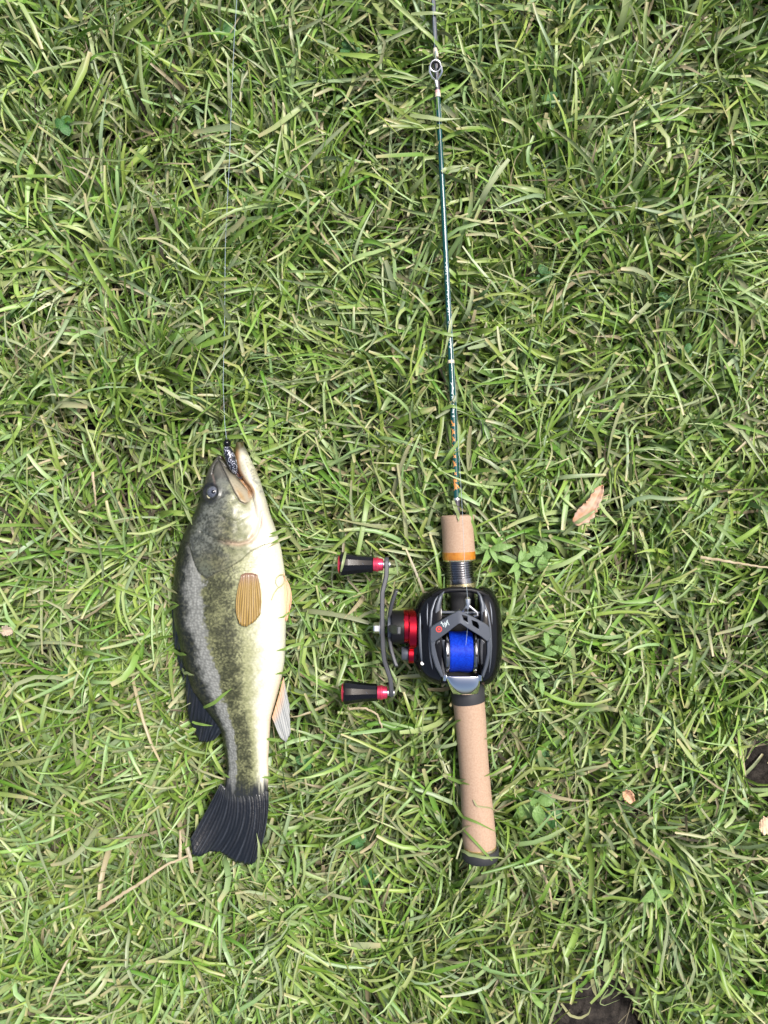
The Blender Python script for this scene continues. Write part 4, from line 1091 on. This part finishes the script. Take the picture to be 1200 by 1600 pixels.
    if K == 3: cc[:, :, 1] *= 1.12
    ix = np.arange(n_b * S * K).reshape(n_b, S, K)
    fcs = np.stack([ix[:, :-1, :-1], ix[:, :-1, 1:], ix[:, 1:, 1:], ix[:, 1:, :-1]], -1).reshape(-1, 4)
    return verts.reshape(-1, 3), fcs, cc.reshape(-1, 3)

def fast_mesh(name, parts, m):
    vs = np.concatenate([p[0] for p in parts]); off = 0; fs = []
    for p in parts: fs.append(p[1] + off); off += len(p[0])
    fs = np.concatenate(fs); cs = np.concatenate([p[2] for p in parts])
    me_ = bpy.data.meshes.new(name)
    me_.vertices.add(len(vs)); me_.vertices.foreach_set('co', vs.astype(np.float32).ravel())
    me_.loops.add(len(fs) * 4); me_.loops.foreach_set('vertex_index', fs.astype(np.int32).ravel())
    me_.polygons.add(len(fs)); me_.polygons.foreach_set('loop_start', np.arange(0, len(fs) * 4, 4, dtype=np.int32))
    me_.polygons.foreach_set('use_smooth', np.ones(len(fs), bool))
    me_.update(calc_edges=True)
    set_color(me_, cs)
    o = bpy.data.objects.new(name, me_); COL.objects.link(o); me_.materials.append(m); o['kind'] = 'stuff'
    return o

def grass_material(name, transl, rough=0.42):
    m = bpy.data.materials.new(name); m.use_nodes = True
    nt = m.node_tree; b = nt.nodes['Principled BSDF']; out = nt.nodes['Material Output']; L = nt.links.new
    a = nt.nodes.new('ShaderNodeAttribute'); a.attribute_name = 'Col'
    L(a.outputs['Color'], b.inputs['Base Color']); b.inputs['Roughness'].default_value = rough; b.inputs['Specular IOR Level'].default_value = 0.45
    tr = nt.nodes.new('ShaderNodeBsdfTranslucent')
    hs = nt.nodes.new('ShaderNodeMix'); hs.data_type = 'RGBA'; hs.blend_type = 'MULTIPLY'; hs.inputs[0].default_value = 1.0
    L(a.outputs['Color'], hs.inputs[6]); hs.inputs[7].default_value = (1.15, 1.25, .55, 1)
    L(hs.outputs[2], tr.inputs['Color'])
    mx = nt.nodes.new('ShaderNodeMixShader'); mx.inputs[0].default_value = transl
    L(b.outputs[0], mx.inputs[1]); L(tr.outputs[0], mx.inputs[2]); L(mx.outputs[0], out.inputs['Surface'])
    return m
m_grass = grass_material('grass_blade', 0.13, 0.40)
m_thatch = grass_material('dry_thatch', 0.10, 0.7)

# single blades that lie over the fish, the grips and the rod
def over_blade(pts, w, col, lift=.0014):
    S = 12
    A = np.array([(p[0], p[1], (p[2] if len(p) > 2 else np.nan)) for p in pts], float)
    k = np.linspace(0, len(A) - 1, S)
    U_ = np.interp(k, range(len(A)), A[:, 0]); V_ = np.interp(k, range(len(A)), A[:, 1]); Z_ = np.interp(k, range(len(A)), np.nan_to_num(A[:, 2], nan=.010))
    Q = []
    for u, v, z in zip(U_, V_, Z_):
        p = P(u, v, z)
        for _ in range(3):
            h = tree.ray_cast(Vector((p.x, p.y, .3)), dn); zz = max(z, (h[0].z + lift) if h[0] is not None else z); p = P(u, v, zz)
        Q.append(p)
    Q = np.array([tuple(q) for q in Q])
    for _ in range(2):
        zsm = Q[:, 2].copy(); zsm[1:-1] = np.maximum(Q[1:-1, 2], (Q[:-2, 2] + Q[2:, 2]) / 2); Q[:, 2] = zsm
    t = np.gradient(Q, axis=0); t /= np.linalg.norm(t, axis=1, keepdims=True) + 1e-9
    sd = np.cross(t, [0, 0, 1.0]); sd /= np.linalg.norm(sd, axis=1, keepdims=True) + 1e-9
    pr_ = np.interp(np.linspace(0, 1, S), [0, .2, .6, 1], [.7, 1, .9, .1])[:, None] * w
    vs = np.stack([Q - sd * pr_, Q - [0, 0, w * .2], Q + sd * pr_], 1).reshape(-1, 3)
    ix = np.arange(S * 3).reshape(S, 3)
    fs = np.stack([ix[:-1, :-1], ix[:-1, 1:], ix[1:, 1:], ix[1:, :-1]], -1).reshape(-1, 4)
    return vs, fs, np.repeat(np.array([col]), S * 3, 0)
gA, gB, gC = (.16, .26, .055), (.24, .30, .13), (.30, .30, .15)
over = [over_blade(*a) for a in [
    ([(318, 1106, .01), (335, 1098), (350, 1085), (362, 1076)], .0013, gA),
    ([(300, 1128, .004), (315, 1132), (332, 1134)], .0010, gA),
    ([(475, 1004, .004), (455, 1010), (445, 1014), (432, 1017)], .0013, gA),
    ([(455, 838, .006), (440, 843), (428, 850), (418, 856)], .0008, gC),
    ([(424, 938), (430, 922), (444, 912), (449, 902), (441, 896), (432, 902), (430, 914), (440, 920)], .0005, gC),
    ([(400, 1375, .002), (404, 1345), (405, 1320), (401, 1302)], .0011, gB),
    ([(705, 1250, .002), (722, 1276), (745, 1285), (776, 1300)], .0011, gA),
    ([(700, 1215, .006), (718, 1222), (734, 1226)], .0012, gA),
    ([(740, 1250), (745, 1260), (765, 1262), (790, 1270, .003)], .0006, gC),
    ([(724, 1296), (745, 1318), (765, 1340), (780, 1356, .0)], .0009, gA),
    ([(708, 1316, .0), (730, 1334), (760, 1341), (800, 1338, .004)], .0013, gB),
    ([(708, 782, .008), (712, 795), (716, 806), (717, 815)], .0014, gB),
    ([(730, 786, .006), (735, 802, .006), (744, 840, .008), (752, 862, .006)], .0012, gA),
    ([(716, 480, .004), (706, 500), (702, 520), (690, 572, .006)], .0014, gB),
    ([(690, 268, .006), (703, 262), (730, 258, .010)], .0014, gB),
    ([(640, 180, .006), (668, 183), (690, 187), (720, 185, .008)], .0017, gB),
    ([(720, 520, .006), (708, 524), (690, 520), (660, 512, .004)], .0013, gA),
    ([(690, 640, .006), (706, 634), (724, 640, .008)], .0013, gA),
    ([(728, 672, .010), (714, 694), (700, 712), (688, 728, .004)], .0013, gA),
    ([(642, 22, .006), (674, 20), (700, 22, .008)], .0014, gB),
    ([(668, 50, .006), (690, 78), (720, 84, .009)], .0013, gA),
    ([(330, 700, .006), (340, 706), (351, 714)], .0013, gA),
    ([(280, 780, .002), (288, 790), (298, 812), (300, 820)], .0013, gB),
    ([(790, 1050, .004), (780, 1062), (770, 1078, .004)], .0012, gA),
    ([(540, 862, .006), (536, 880), (531, 900)], .0010, gB),
    ([(880, 836, .004), (900, 818), (918, 806), (940, 790, .01)], .0015, gB),
    ([(900, 790, .004), (912, 782), (922, 768), (932, 744, .008)], .0013, gA),
]]
r4 = random.Random(44)
for k in range(18):          # blades leaning against and over the edges of the fish and the cork
    if k < 13:
        v = r4.uniform(790, 1215); left = r4.random() < .5
        e = float(np.interp(v, LA[:, 0], LA[:, 1])) if left else float(np.interp(v, RA[:, 0], RA[:, 1]))
    else:
        v = r4.choice([r4.uniform(1110, 1310), r4.uniform(815, 860)]); left = r4.random() < .5
        e = float(np.interp(v, AX_V, AX_U)) + (-24 if left else 24)
    sg = -1 if left else 1; ins = r4.uniform(4, 14); dv = r4.uniform(-28, 28); out = r4.uniform(14, 34)
    over.append(over_blade([(e + sg * out, v + dv, -.004), (e + sg * out * .45, v + dv * .35 + r4.uniform(-3, 3), .004), (e - sg * ins * .3, v), (e - sg * ins, v - dv * .12)], r4.uniform(.0007, .0014), r4.choice([gA, gB, gA, gC])))
# slender hanging blades over the bare soil hole
over += [over_blade(*a) for a in [
    ([(877, 1568, -.01), (890, 1586, -.012), (906, 1591, -.012), (920, 1584, -.01), (923, 1574, -.008)], .0011, gC),
    ([(950, 1546, -.008), (940, 1560, -.01), (937, 1568, -.012), (945, 1571, -.012), (968, 1562, -.01)], .0004, gB),
    ([(1000, 1530, .0), (994, 1560, -.006), (988, 1584, -.012)], .0013, gA),
    ([(948, 1500, .004), (947, 1525, .003), (950, 1543, -.004)], .0024, gB),
    ([(925, 1530, .004), (928, 1545, -.002), (932, 1558, -.008)], .0016, gC)]]

parts = [make_blades(13500, 5.2, (.37, .47), stations=8, seed=11)]
parts.append(make_blades(11000, 3.4, (.62, .72), inner=(.37, .47), stations=5, wscale=1.1, seed=12, fold=False))
parts += over
grass = fast_mesh('grass', parts, m_grass)
grass['label'] = 'short mown green lawn grass, tangled and combed in patches'; grass['category'] = 'grass'
th_parts = [make_blades(3000, 3.0, (.40, .50), stations=5, kind='dry', seed=13, fold=False)]
thatch = fast_mesh('dry_grass', th_parts, m_thatch)
thatch['label'] = 'brown dead grass and thatch between the green blades'; thatch['category'] = 'dry grass'
far = fast_mesh('distant_grass', [make_blades(42000, 2.2, (1.7, 1.7), inner=(.62, .72), stations=4, wscale=2.2, seed=14, fold=False)], m_grass)
far['label'] = 'lawn grass continuing beyond the tackle and the fish'; far['category'] = 'grass'
print('grass tris', sum(len(o.data.polygons) * 2 for o in (grass, thatch, far)))
